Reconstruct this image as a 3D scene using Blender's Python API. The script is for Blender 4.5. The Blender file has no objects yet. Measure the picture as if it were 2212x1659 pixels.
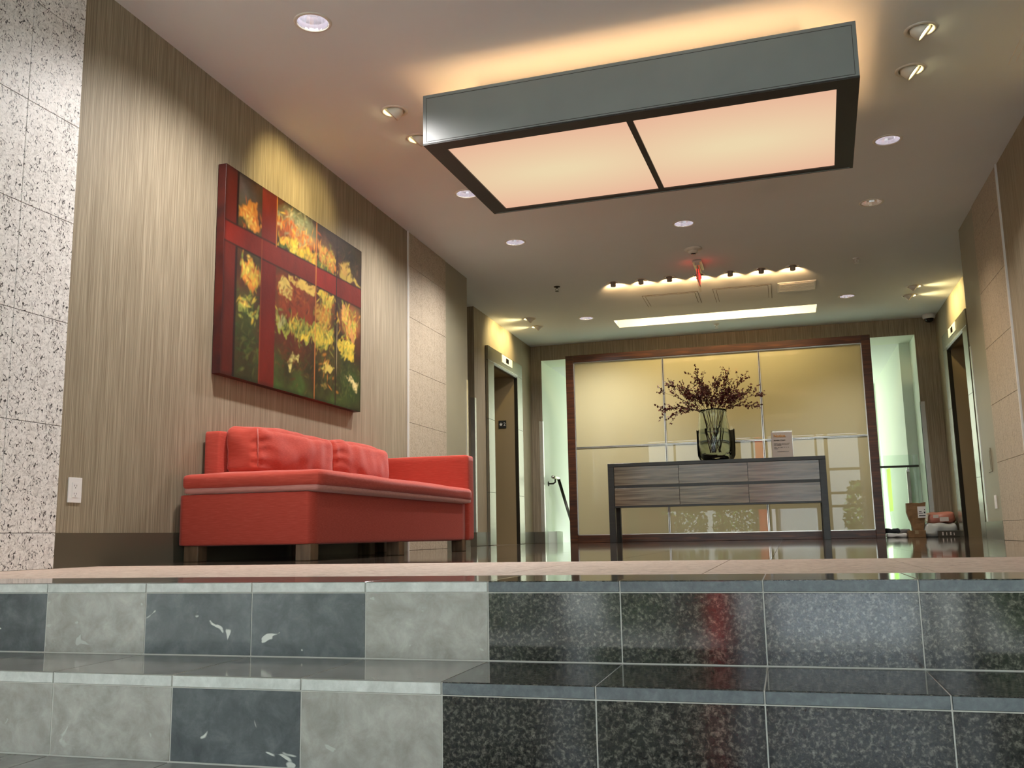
import bpy, bmesh, math, random
import numpy as np
from mathutils import Vector, Matrix, noise as mnoise
from mathutils.geometry import delaunay_2d_cdt
PI = math.pi
S = bpy.context.scene
COL = S.collection
random.seed(7)

# ------------------------------------------------------------------ camera, world, exposure
cam = bpy.data.cameras.new('camera')
cam_o = bpy.data.objects.new('camera', cam)
COL.objects.link(cam_o)
cam.sensor_width = 36
cam.lens = 2026.0 / 2212 * 36
cam.clip_start = 0.02
R_ = Vector((0.96043686, 0.27791427, -0.01801927))
U_ = Vector((0.06156129, -0.14875634, 0.9869558))
F_ = Vector((-0.27160862, 0.94901803, 0.15997983))
m = Matrix((R_, U_, -F_)).transposed().to_4x4()
m.translation = (0, 0, 0.104)
cam_o.matrix_world = m
S.camera = cam_o

w = bpy.data.worlds.new('sky')
S.world = w
w.use_nodes = True
nt = w.node_tree
nt.nodes.clear()
wo = nt.nodes.new('ShaderNodeOutputWorld')
wb = nt.nodes.new('ShaderNodeBackground')
tc = nt.nodes.new('ShaderNodeTexCoord')
sx = nt.nodes.new('ShaderNodeSeparateXYZ')
cr = nt.nodes.new('ShaderNodeValToRGB')
cr.color_ramp.elements[0].position = 0.0
cr.color_ramp.elements[0].color = (0.93, 0.96, 1.0, 1)
cr.color_ramp.elements[1].position = 0.8
cr.color_ramp.elements[1].color = (0.62, 0.78, 1.0, 1)
nt.links.new(tc.outputs['Generated'], sx.inputs[0])
nt.links.new(sx.outputs['Z'], cr.inputs[0])
nt.links.new(cr.outputs[0], wb.inputs[0])
wb.inputs[1].default_value = 2.2
nt.links.new(wb.outputs[0], wo.inputs[0])

S.view_settings.view_transform = 'Standard'
S.view_settings.look = 'None'
S.view_settings.gamma = 1
S.view_settings.use_curve_mapping = False
S.view_settings.exposure = 1.3
S.cycles.use_denoising = True
S.cycles.max_bounces = 8
S.cycles.diffuse_bounces = 5
S.cycles.glossy_bounces = 5
S.cycles.transmission_bounces = 8
S.cycles.transparent_max_bounces = 10
S.cycles.caustics_reflective = False
S.cycles.caustics_refractive = False
S.cycles.sample_clamp_indirect = 4

def area(name, loc, rot, sx_, sy_, energy, color, portal=False):
    l = bpy.data.lights.new(name, 'AREA')
    l.shape = 'RECTANGLE'
    l.size = sx_
    l.size_y = sy_
    l.energy = energy
    l.color = color
    if portal:
        l.cycles.is_portal = True
    o = bpy.data.objects.new(name, l)
    COL.objects.link(o)
    o.location = loc
    o.rotation_euler = rot
    return o

def spot(name, loc, target, energy, color, ang=60, blend=0.8, size=0.03, parent=None):
    l = bpy.data.lights.new(name, 'SPOT')
    l.energy = energy
    l.color = color
    l.spot_size = math.radians(ang)
    l.spot_blend = blend
    l.shadow_soft_size = size
    o = bpy.data.objects.new(name, l)
    COL.objects.link(o)
    o.location = loc
    o.rotation_euler = (Vector(target) - Vector(loc)).to_track_quat('-Z', 'Y').to_euler()
    return o

# daylight enters through the entrance glazing and the stair window (portals to the sky)
area('entrance_portal', (-0.7, -3.15, 0.95), (PI / 2, 0, 0), 10.4, 3.6, 1, (1, 1, 1), True)
area('stair_portal', (-0.8, 17.15, 1.4), (-PI / 2, 0, 0), 4.6, 2.3, 1, (1, 1, 1), True)
E_DOWN, E_PUCK, E_WALL, E_SLOT, E_BOX, E_BOXTOP = 92, 6.0, 24, 0.22, 0.345, 4.2
sun = bpy.data.lights.new('sun', 'SUN')
sun.energy = 16.0
sun.angle = 0.01
sun.color = (1.0, 0.95, 0.86)
sun_o = bpy.data.objects.new('sun', sun)
COL.objects.link(sun_o)
sun_o.rotation_euler = Vector((0.35, -0.45, -1.0)).to_track_quat('-Z', 'Y').to_euler()

# ------------------------------------------------------------------ materials
def nodes(name):
    mt = bpy.data.materials.new(name)
    mt.use_nodes = True
    n = mt.node_tree
    return mt, n, n.nodes['Principled BSDF']

def C4(c):
    return (c[0], c[1], c[2], 1)

def mat(name, col, rough=0.5, metal=0.0, spec=0.5, **k):
    mt, n, p = nodes(name)
    p.inputs['Base Color'].default_value = C4(col)
    p.inputs['Roughness'].default_value = rough
    p.inputs['Metallic'].default_value = metal
    p.inputs['Specular IOR Level'].default_value = spec
    for a, b in k.items():
        p.inputs[a.replace('_', ' ')].default_value = b
    return mt

def noise_mat(name, stops, scale=(5, 5, 5), detail=4, rough=0.5, nrough=0.5, distort=0.0, bump=0.0, spec=0.5, metal=0.0, kind='noise', bscale=None, rnd=0.0, sheen=0.0):
    mt, n, p = nodes(name)
    t = n.nodes.new('ShaderNodeTexCoord')
    mp = n.nodes.new('ShaderNodeMapping')
    mp.inputs['Scale'].default_value = scale
    n.links.new(t.outputs['Object'], mp.inputs[0])
    vec = mp.outputs[0]
    if rnd:
        oi = n.nodes.new('ShaderNodeObjectInfo')
        ml = n.nodes.new('ShaderNodeMath')
        ml.operation = 'MULTIPLY'
        ml.inputs[1].default_value = rnd
        n.links.new(oi.outputs['Random'], ml.inputs[0])
        ad = n.nodes.new('ShaderNodeVectorMath')
        ad.operation = 'ADD'
        n.links.new(vec, ad.inputs[0])
        n.links.new(ml.outputs[0], ad.inputs[1])
        vec = ad.outputs[0]
    nz = n.nodes.new('ShaderNodeTexNoise')
    nz.inputs['Scale'].default_value = 1
    nz.inputs['Detail'].default_value = detail
    nz.inputs['Roughness'].default_value = nrough
    nz.inputs['Distortion'].default_value = distort
    n.links.new(vec, nz.inputs['Vector'])
    r = n.nodes.new('ShaderNodeValToRGB')
    els = r.color_ramp.elements
    els[0].position, els[0].color = stops[0][0], C4(stops[0][1])
    els[1].position, els[1].color = stops[-1][0], C4(stops[-1][1])
    for s in stops[1:-1]:
        e = els.new(s[0])
        e.color = C4(s[1])
    n.links.new(nz.outputs['Fac'], r.inputs[0])
    n.links.new(r.outputs[0], p.inputs['Base Color'])
    p.inputs['Roughness'].default_value = rough
    p.inputs['Specular IOR Level'].default_value = spec
    p.inputs['Metallic'].default_value = metal
    if sheen:
        p.inputs['Sheen Weight'].default_value = sheen
        p.inputs['Sheen Roughness'].default_value = 0.4
    if bump:
        b = n.nodes.new('ShaderNodeBump')
        b.inputs['Strength'].default_value = bump
        b.inputs['Distance'].default_value = 0.002
        n.links.new(nz.outputs['Fac'], b.inputs['Height'])
        n.links.new(b.outputs[0], p.inputs['Normal'])
    return mt

def emis(name, col, s):
    mt = bpy.data.materials.new(name)
    mt.use_nodes = True
    n = mt.node_tree
    n.nodes.clear()
    o = n.nodes.new('ShaderNodeOutputMaterial')
    e = n.nodes.new('ShaderNodeEmission')
    e.inputs[0].default_value = C4(col)
    e.inputs[1].default_value = s
    n.links.new(e.outputs[0], o.inputs[0])
    return mt

def thin_glass(name, tint=(0.95, 1, 0.97), refl=0.06):
    mt = bpy.data.materials.new(name)
    mt.use_nodes = True
    n = mt.node_tree
    n.nodes.clear()
    o = n.nodes.new('ShaderNodeOutputMaterial')
    tr = n.nodes.new('ShaderNodeBsdfTransparent')
    tr.inputs[0].default_value = C4(tint)
    g = n.nodes.new('ShaderNodeBsdfGlossy')
    g.inputs['Roughness'].default_value = 0.01
    mx = n.nodes.new('ShaderNodeMixShader')
    mx.inputs[0].default_value = refl
    n.links.new(tr.outputs[0], mx.inputs[1])
    n.links.new(g.outputs[0], mx.inputs[2])
    n.links.new(mx.outputs[0], o.inputs[0])
    return mt

def stone_speckle(name, base, mid, dark, rough=0.45, amt=0.36, sc=42.0):
    """light granite with short dark wriggling flecks"""
    mt, n, p = nodes(name)
    t = n.nodes.new('ShaderNodeTexCoord')
    L = n.links.new
    nz = n.nodes.new('ShaderNodeTexNoise'); nz.inputs['Scale'].default_value = sc * 0.55; nz.inputs['Detail'].default_value = 3
    L(t.outputs['Object'], nz.inputs['Vector'])
    sb = n.nodes.new('ShaderNodeVectorMath'); sb.operation = 'MULTIPLY_ADD'
    sb.inputs[1].default_value = (0.05, 0.05, 0.05)
    L(nz.outputs['Color'], sb.inputs[0]); L(t.outputs['Object'], sb.inputs[2])
    mp = n.nodes.new('ShaderNodeMapping'); mp.inputs['Rotation'].default_value = (0.6, 0, 0); mp.inputs['Scale'].default_value = (1, 1, 0.5)
    L(sb.outputs[0], mp.inputs[0])
    n1 = n.nodes.new('ShaderNodeTexNoise'); n1.inputs['Scale'].default_value = sc * 2.0; n1.inputs['Detail'].default_value = 2.5; n1.inputs['Distortion'].default_value = 1.2
    L(mp.outputs[0], n1.inputs['Vector'])
    r1 = n.nodes.new('ShaderNodeValToRGB')
    e = r1.color_ramp.elements
    e[0].position, e[0].color = amt - 0.03, (1, 1, 1, 1)
    e[1].position, e[1].color = amt + 0.03, (0, 0, 0, 1)
    L(n1.outputs['Fac'], r1.inputs[0])
    n2 = n.nodes.new('ShaderNodeTexNoise'); n2.inputs['Scale'].default_value = sc * 0.9; n2.inputs['Detail'].default_value = 6; n2.inputs['Distortion'].default_value = 2
    L(sb.outputs[0], n2.inputs['Vector'])
    r2 = n.nodes.new('ShaderNodeValToRGB')
    e = r2.color_ramp.elements
    e[0].position, e[0].color = 0.36, C4(mid)
    e[1].position, e[1].color = 0.56, C4(base)
    L(n2.outputs['Fac'], r2.inputs[0])
    mx = n.nodes.new('ShaderNodeMix'); mx.data_type = 'RGBA'
    L(r1.outputs[0], mx.inputs[0]); L(r2.outputs[0], mx.inputs[6]); mx.inputs[7].default_value = C4(dark)
    L(mx.outputs[2], p.inputs['Base Color'])
    p.inputs['Roughness'].default_value = rough
    return mt

def tile_mat(name, stops, fleck=None, rough=0.12, sc=14, famt=0.27, fsc=9.0, spec=0.5):
    """polished limestone: cloudy noise and pale fossil flecks; every tile its own cut"""
    mt, n, p = nodes(name)
    L = n.links.new
    t = n.nodes.new('ShaderNodeTexCoord'); oi = n.nodes.new('ShaderNodeObjectInfo')
    ml = n.nodes.new('ShaderNodeMath'); ml.operation = 'MULTIPLY'; ml.inputs[1].default_value = 37.0
    L(oi.outputs['Random'], ml.inputs[0])
    ad = n.nodes.new('ShaderNodeVectorMath'); ad.operation = 'ADD'
    L(t.outputs['Object'], ad.inputs[0]); L(ml.outputs[0], ad.inputs[1])
    nz = n.nodes.new('ShaderNodeTexNoise'); nz.inputs['Scale'].default_value = sc; nz.inputs['Detail'].default_value = 7
    nz.inputs['Roughness'].default_value = 0.68; nz.inputs['Distortion'].default_value = 0.35
    L(ad.outputs[0], nz.inputs['Vector'])
    r = n.nodes.new('ShaderNodeValToRGB')
    els = r.color_ramp.elements
    els[0].position, els[0].color = stops[0][0], C4(stops[0][1])
    els[1].position, els[1].color = stops[-1][0], C4(stops[-1][1])
    for s in stops[1:-1]:
        els.new(s[0]).color = C4(s[1])
    L(nz.outputs['Fac'], r.inputs[0])
    out = r.outputs[0]
    if fleck:
        n2 = n.nodes.new('ShaderNodeTexNoise'); n2.inputs['Scale'].default_value = fsc; n2.inputs['Detail'].default_value = 2.2; n2.inputs['Distortion'].default_value = 1.0
        a2 = n.nodes.new('ShaderNodeVectorMath'); a2.operation = 'ADD'; a2.inputs[1].default_value = (9.1, 3.3, 5.7)
        L(ad.outputs[0], a2.inputs[0]); L(a2.outputs[0], n2.inputs['Vector'])
        r2 = n.nodes.new('ShaderNodeValToRGB'); e = r2.color_ramp.elements
        e[0].position, e[0].color = famt - 0.012, (1, 1, 1, 1)
        e[1].position, e[1].color = famt + 0.012, (0, 0, 0, 1)
        L(n2.outputs['Fac'], r2.inputs[0])
        mx = n.nodes.new('ShaderNodeMix'); mx.data_type = 'RGBA'
        L(r2.outputs[0], mx.inputs[0]); L(out, mx.inputs[6]); mx.inputs[7].default_value = C4(fleck)
        out = mx.outputs[2]
    L(out, p.inputs['Base Color'])
    p.inputs['Roughness'].default_value = rough
    p.inputs['Specular IOR Level'].default_value = spec
    return mt

M = {}
M['wallpaper'] = noise_mat('wallpaper', [(0.34, (0.20, 0.158, 0.100)), (0.5, (0.28, 0.228, 0.152)), (0.66, (0.40, 0.335, 0.235))], (300, 300, 2.6), 2, 0.65, 0.6, bump=0.12)
M['paint'] = noise_mat('taupe_paint', [(0.3, (0.27, 0.25, 0.175)), (0.7, (0.29, 0.27, 0.19))], (3, 3, 3), 2, 0.35)
M['brownpanel'] = mat('brown_panel', (0.30, 0.225, 0.12), 0.45)
M['ceiling'] = noise_mat('ceiling_paint', [(0.3, (0.79, 0.835, 0.865)), (0.7, (0.81, 0.855, 0.885))], (2, 2, 2), 2, 0.75)
M['base'] = mat('baseboard_taupe', (0.105, 0.09, 0.062), 0.3)
M['stone'] = stone_speckle('pale_granite', (0.86, 0.83, 0.80), (0.62, 0.59, 0.56), (0.035, 0.03, 0.028), amt=0.395)
M['stone2'] = stone_speckle('lamplit_granite', (0.47, 0.395, 0.30), (0.33, 0.265, 0.19), (0.13, 0.095, 0.06), amt=0.33)  # same stone as the pier, warm lamp light tinted into the colour
M['grout'] = mat('pale_grout', (0.50, 0.47, 0.41), 0.8)
M['stonegrout'] = mat('dark_grout', (0.20, 0.17, 0.14), 0.8)
M['floor_dark'] = noise_mat('polished_brown_stone', [(0.3, (0.05, 0.036, 0.026)), (0.55, (0.10, 0.074, 0.056)), (0.75, (0.17, 0.135, 0.105))], (22, 22, 22), 6, 0.045, 0.6, 0.6, rnd=31)
M['floor_tan'] = noise_mat('honed_tan_stone', [(0.32, (0.40, 0.28, 0.21)), (0.5, (0.60, 0.46, 0.37)), (0.68, (0.72, 0.58, 0.48))], (30, 30, 30), 6, 0.55, 0.65, 0.9, rnd=31)
M['floor_grout'] = mat('floor_grout', (0.16, 0.12, 0.09), 0.5)
M['lime_light'] = tile_mat('light_limestone', [(0.3, (0.255, 0.23, 0.195)), (0.5, (0.35, 0.32, 0.275)), (0.72, (0.46, 0.43, 0.375))], (0.46, 0.44, 0.39), 0.2, 16, 0.29, 22)
M['lime_dark'] = tile_mat('blue_grey_limestone', [(0.3, (0.058, 0.062, 0.064)), (0.5, (0.095, 0.10, 0.10)), (0.72, (0.15, 0.155, 0.152))], (0.62, 0.60, 0.53), 0.18, 18, 0.305, 15)
M['lime_edge'] = tile_mat('sawn_limestone_edge', [(0.3, (0.46, 0.45, 0.40)), (0.55, (0.60, 0.585, 0.53)), (0.8, (0.75, 0.73, 0.67))], None, 0.4, 30)
M['lime_tread'] = tile_mat('limestone_tread', [(0.3, (0.19, 0.172, 0.145)), (0.5, (0.25, 0.23, 0.20)), (0.72, (0.33, 0.31, 0.275))], None, 0.09, 9)  # same limestone, darkened to imitate the riser mirrored at a grazing angle
M['granite'] = tile_mat('black_granite', [(0.34, (0.007, 0.006, 0.005)), (0.50, (0.025, 0.022, 0.018)), (0.60, (0.10, 0.088, 0.07)), (0.74, (0.21, 0.19, 0.15))], None, 0.09, 120)
M['granite_edge'] = tile_mat('sawn_granite_edge', [(0.3, (0.07, 0.08, 0.083)), (0.55, (0.115, 0.127, 0.13)), (0.8, (0.18, 0.195, 0.195))], None, 0.38, 60)
M['velvet'] = noise_mat('coral_velvet', [(0.3, (0.46, 0.060, 0.040)), (0.55, (0.53, 0.078, 0.052)), (0.75, (0.61, 0.115, 0.082))], (16, 40, 300), 5, 0.85, 0.6, bump=0.1, spec=0.12, sheen=0.22)
M['welt'] = mat('coral_welt', (0.56, 0.13, 0.10), 0.8, Sheen_Weight=0.5)
M['woodleg'] = noise_mat('dark_walnut', [(0.3, (0.10, 0.055, 0.028)), (0.7, (0.22, 0.13, 0.07))], (30, 30, 5), 4, 0.4)
M['framewood'] = noise_mat('stained_wood', [(0.3, (0.03, 0.010, 0.004)), (0.55, (0.07, 0.022, 0.008)), (0.75, (0.14, 0.045, 0.015))], (3, 40, 40), 5, 0.32, distort=0.5)
M['console_frame'] = noise_mat('dark_console_wood', [(0.3, (0.014, 0.013, 0.011)), (0.7, (0.028, 0.026, 0.021))], (6, 40, 40), 4, 0.35)
M['drawer'] = noise_mat('grey_horizontal_veneer', [(0.28, (0.07, 0.052, 0.036)), (0.46, (0.19, 0.145, 0.095)), (0.6, (0.31, 0.25, 0.175)), (0.78, (0.44, 0.365, 0.27))], (1.3, 4, 55), 5, 0.16, 0.55, 0.7)
M['backglass'] = mat('cream_painted_glass', (0.55, 0.50, 0.30), 0.35, spec=0.0, Coat_Weight=1.0, Coat_Roughness=0.008, Coat_IOR=1.5)
M['alu'] = mat('satin_aluminium', (0.72, 0.70, 0.64), 0.3, 1.0)
M['white_metal'] = mat('pale_metal_trim', (0.72, 0.71, 0.68), 0.35, 0.2)
M['steel'] = mat('polished_steel', (0.80, 0.80, 0.78), 0.2, 0.85)
M['brushed'] = noise_mat('brushed_portal_metal', [(0.3, (0.26, 0.25, 0.20)), (0.7, (0.36, 0.35, 0.28))], (60, 60, 2), 3, 0.26, metal=0.75)
M['darkmetal'] = mat('dark_bronze_metal', (0.045, 0.04, 0.03), 0.3, 0.6)
M['boxgrey'] = noise_mat('grey_lacquer', [(0.3, (0.215, 0.235, 0.235)), (0.7, (0.235, 0.255, 0.25))], (4, 4, 4), 2, 0.32)
M['boxdark'] = mat('dark_lacquer', (0.028, 0.022, 0.017), 0.45)
M['white'] = mat('white_plastic', (0.80, 0.78, 0.76), 0.35)
M['whitepaint'] = mat('white_enamel', (0.74, 0.70, 0.62), 0.35)
M['black'] = mat('black_gloss', (0.006, 0.006, 0.007), 0.12)
M['blackmat'] = mat('black_matt', (0.01, 0.01, 0.01), 0.6)
M['mint'] = mat('mint_stairwell_paint', (0.80, 0.88, 0.77), 0.6)
M['reflector'] = mat('lamp_reflector', (0.80, 0.78, 0.82), 0.16, 0.85)
M['lamp_white'] = emis('cool_lamp', (1.0, 0.94, 1.0), 8.0)
M['lamp_warm'] = emis('warm_lamp', (1.0, 0.86, 0.45), 6.0)
M['diffuser'] = None
M['slot_light'] = emis('slot_lamp', (1.0, 0.72, 0.34), E_SLOT)
M['box_top'] = emis('cove_lamp', (1.0, 0.56, 0.25), E_BOXTOP)
M['leafred'] = noise_mat('burgundy_leaf', [(0.3, (0.05, 0.002, 0.004)), (0.7, (0.13, 0.008, 0.010))], (30, 30, 30), 2, 0.5)
M['twig'] = mat('dark_twig', (0.05, 0.018, 0.012), 0.6)
M['greenstem'] = mat('green_stem', (0.10, 0.14, 0.05), 0.5)
M['glass_clear'] = thin_glass('pane_glass', (0.96, 1.0, 0.98), 0.07)
M['glass_green'] = thin_glass('green_tinted_pane', (0.70, 0.72, 0.62), 0.05)
M['acrylic'] = thin_glass('clear_acrylic', (0.96, 0.96, 0.94), 0.06)
M['paper'] = mat('warm_white_paper', (0.70, 0.62, 0.56), 0.7)
M['orange'] = mat('orange_print', (0.72, 0.30, 0.03), 0.7)
M['ink'] = mat('black_print', (0.03, 0.03, 0.03), 0.7)
M['kraft'] = noise_mat('kraft_paper', [(0.3, (0.19, 0.105, 0.045)), (0.7, (0.27, 0.155, 0.07))], (14, 14, 14), 3, 0.8)
M['pink'] = mat('pink_mailer', (0.52, 0.19, 0.13), 0.45)
M['plastic_white'] = mat('white_poly', (0.48, 0.50, 0.47), 0.28)
M['darkcloth'] = mat('dark_cloth', (0.018, 0.02, 0.024), 0.9)
M['greycloth'] = mat('grey_cloth', (0.22, 0.20, 0.19), 0.9)
M['darkbox'] = mat('dark_cardboard', (0.06, 0.05, 0.035), 0.6)
M['red'] = mat('red_column_paint', (0.75, 0.04, 0.04), 0.5)
M['exitred'] = emis('exit_red', (1.0, 0.05, 0.04), 0.7)
M['pavement'] = noise_mat('pavement', [(0.3, (0.30, 0.30, 0.30)), (0.7, (0.40, 0.40, 0.39))], (3, 3, 3), 4, 0.8)
M['foliage'] = noise_mat('foliage', [(0.3, (0.03, 0.075, 0.015)), (0.7, (0.13, 0.26, 0.05))], (2, 2, 2), 3, 0.55)
M['bark'] = mat('bark', (0.10, 0.07, 0.05), 0.9)
M['pale_blue'] = mat('pale_blue_panel', (0.72, 0.80, 0.95), 0.5)

def glass_mat():
    mt, n, p = nodes('vase_glass')
    p.inputs['Base Color'].default_value = (0.86, 0.93, 0.90, 1)
    p.inputs['Transmission Weight'].default_value = 1
    p.inputs['Roughness'].default_value = 0.0
    p.inputs['IOR'].default_value = 1.45
    return mt
M['seam'] = mat('hatch_seam', (0.10, 0.085, 0.07), 0.9)
M['underside_lit'] = noise_mat('floor_lit_velvet', [(0.3, (0.50, 0.20, 0.17)), (0.7, (0.62, 0.27, 0.23))], (16, 40, 300), 4, 0.8, sheen=0.3)  # sofa velvet made paler: light bounced off the floor put into the colour
M['vase'] = glass_mat()
M['water'] = M['vase'].copy()
M['water'].name = 'water'
M['water'].node_tree.nodes['Principled BSDF'].inputs['IOR'].default_value = 1.33
M['water'].node_tree.nodes['Principled BSDF'].inputs['Base Color'].default_value = (0.9, 0.95, 0.92, 1)

def diffuser_mat():
    """backlit acrylic, brighter over the tubes inside"""
    mt = bpy.data.materials.new('backlit_acrylic')
    mt.use_nodes = True
    n = mt.node_tree
    n.nodes.clear()
    L = n.links.new
    o = n.nodes.new('ShaderNodeOutputMaterial')
    e = n.nodes.new('ShaderNodeEmission')
    t = n.nodes.new('ShaderNodeTexCoord')
    mp = n.nodes.new('ShaderNodeMapping'); mp.inputs['Scale'].default_value = (0.75, 1.7, 1)
    L(t.outputs['Object'], mp.inputs[0])
    g = n.nodes.new('ShaderNodeTexGradient'); g.gradient_type = 'SPHERICAL'
    L(mp.outputs[0], g.inputs[0])
    r = n.nodes.new('ShaderNodeValToRGB'); el = r.color_ramp.elements
    el[0].position, el[0].color = 0.0, (0.96, 0.56, 0.38, 1)
    el[1].position, el[1].color = 0.9, (1.0, 0.80, 0.50, 1)
    L(g.outputs['Fac'], r.inputs[0]); L(r.outputs[0], e.inputs[0])
    e.inputs[1].default_value = E_BOX
    L(e.outputs[0], o.inputs[0])
    return mt
M['diffuser'] = diffuser_mat()

# ------------------------------------------------------------------ mesh helpers
def link(name, me, m, parent=None, loc=None):
    o = bpy.data.objects.new(name, me)
    COL.objects.link(o)
    if m is not None and not me.materials:
        me.materials.append(m)
    if parent is not None:
        o.parent = parent
    if loc is not None:
        o.location = loc
    return o

def tag(o, label=None, cat=None, group=None, kind=None):
    if label: o['label'] = label
    if cat: o['category'] = cat
    if group: o['group'] = group
    if kind: o['kind'] = kind
    return o

def empty(name, loc, rz=0.0):
    o = bpy.data.objects.new(name, None)
    COL.objects.link(o)
    o.location = loc
    o.rotation_euler = (0, 0, rz)
    o.empty_display_size = 0.1
    return o

def thing(name, label, cat, loc=(0, 0, 0), rz=0.0, group=None):
    return tag(empty(name, loc, rz), label, cat, group)

def struct(name, loc=(0, 0, 0)):
    return tag(empty(name, loc), kind='structure')

def add_box(bm, x0, x1, y0, y1, z0, z1, bevel=0.0, seg=1):
    r = bmesh.ops.create_cube(bm, size=1)
    for v in r['verts']:
        v.co = Vector(((x0 + x1) / 2 + v.co.x * (x1 - x0), (y0 + y1) / 2 + v.co.y * (y1 - y0), (z0 + z1) / 2 + v.co.z * (z1 - z0)))
    if bevel:
        es = list({e for v in r['verts'] for e in v.link_edges})
        bmesh.ops.bevel(bm, geom=es, offset=bevel, segments=seg, affect='EDGES', profile=0.7)

def tomesh(bm, name, smooth=False):
    bmesh.ops.recalc_face_normals(bm, faces=bm.faces)
    me = bpy.data.meshes.new(name)
    bm.to_mesh(me)
    bm.free()
    if smooth:
        for p in me.polygons:
            p.use_smooth = True
    return me

def box(name, m, b, parent=None, bevel=0.0, seg=1, off=(0, 0, 0)):
    """b = x0,x1,y0,y1,z0,z1 in the parent's frame shifted by off"""
    bm = bmesh.new()
    cx, cy, cz = (b[0] + b[1]) / 2, (b[2] + b[3]) / 2, (b[4] + b[5]) / 2
    add_box(bm, b[0] - cx, b[1] - cx, b[2] - cy, b[3] - cy, b[4] - cz, b[5] - cz, bevel, seg)
    return link(name, tomesh(bm, name), m, parent, (cx - off[0], cy - off[1], cz - off[2]))

def boxes(name, m, bs, parent=None, bevel=0.0, off=(0, 0, 0), seg=1):
    bm = bmesh.new()
    for b in bs:
        add_box(bm, b[0] - off[0], b[1] - off[0], b[2] - off[1], b[3] - off[1], b[4] - off[2], b[5] - off[2], bevel, seg)
    return link(name, tomesh(bm, name), m, parent)

def lathe(name, m, prof, parent=None, loc=(0, 0, 0), n=32, smooth=True, rot=None, close=False):
    bm = bmesh.new()
    rings = []
    for (r, z) in prof:
        if r < 1e-6:
            rings.append([bm.verts.new((0, 0, z))])
        else:
            rings.append([bm.verts.new((r * math.cos(2 * PI * i / n), r * math.sin(2 * PI * i / n), z)) for i in range(n)])
    for a, b in zip(rings[:-1], rings[1:]):
        for i in range(n):
            j = (i + 1) % n
            if len(a) == 1 and len(b) == 1: continue
            if len(a) == 1: bm.faces.new((a[0], b[i], b[j]))
            elif len(b) == 1: bm.faces.new((a[i], a[j], b[0]))
            else: bm.faces.new((a[i], a[j], b[j], b[i]))
    me = tomesh(bm, name, smooth)
    o = link(name, me, m, parent, loc)
    if rot: o.rotation_euler = rot
    return o

def add_tube(bm, pts, rad, n=8, cap=True):
    pts = [Vector(p) for p in pts]
    rs = rad if isinstance(rad, (list, tuple)) else [rad] * len(pts)
    prev = None
    rings = []
    for i, p in enumerate(pts):
        d = (pts[min(i + 1, len(pts) - 1)] - pts[max(i - 1, 0)]).normalized()
        if prev is None:
            a = d.orthogonal().normalized()
        else:
            a = (prev - d * prev.dot(d))
            a = a.normalized() if a.length > 1e-6 else d.orthogonal().normalized()
        prev = a
        b = d.cross(a)
        rings.append([bm.verts.new(p + (a * math.cos(2 * PI * k / n) + b * math.sin(2 * PI * k / n)) * rs[i]) for k in range(n)])
    for r0, r1 in zip(rings[:-1], rings[1:]):
        for k in range(n):
            bm.faces.new((r0[k], r0[(k + 1) % n], r1[(k + 1) % n], r1[k]))
    if cap:
        bm.faces.new(rings[0][::-1]); bm.faces.new(rings[-1])

def tube(name, m, pts, rad, parent=None, n=8, loc=(0, 0, 0), smooth=True):
    bm = bmesh.new()
    add_tube(bm, pts, rad, n)
    return link(name, tomesh(bm, name, smooth), m, parent, loc)

def prism(name, m, poly, axis, a, b, parent=None, bevel=0.0, loc=(0, 0, 0)):
    """poly in the two other axes, extruded from a to b on axis"""
    bm = bmesh.new()
    def P(u, v, t):
        return {'x': (t, u, v), 'y': (u, t, v), 'z': (u, v, t)}[axis]
    A = [bm.verts.new(P(u, v, a)) for u, v in poly]
    B = [bm.verts.new(P(u, v, b)) for u, v in poly]
    bm.faces.new(A); bm.faces.new(B[::-1])
    n = len(poly)
    for i in range(n):
        bm.faces.new((A[i], B[i], B[(i + 1) % n], A[(i + 1) % n]))
    if bevel:
        bmesh.ops.bevel(bm, geom=list(bm.edges), offset=bevel, segments=2, affect='EDGES')
    return link(name, tomesh(bm, name), m, parent, loc)

def text(name, body, m, size, loc, rot, parent=None, align='CENTER', extrude=0.0006, bold=0.0):
    c = bpy.data.curves.new(name, 'FONT')
    c.body = body
    c.size = size
    c.extrude = extrude
    c.offset = bold
    c.align_x = align
    c.align_y = 'CENTER'
    tmp = bpy.data.objects.new('tmp', c)
    COL.objects.link(tmp)
    dg = bpy.context.evaluated_depsgraph_get()
    me = bpy.data.meshes.new_from_object(tmp.evaluated_get(dg))
    me.name = name
    bpy.data.objects.remove(tmp)
    bpy.data.curves.remove(c)
    me.materials.clear()
    o = link(name, me, m, parent, loc)
    o.rotation_euler = rot
    return o

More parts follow.
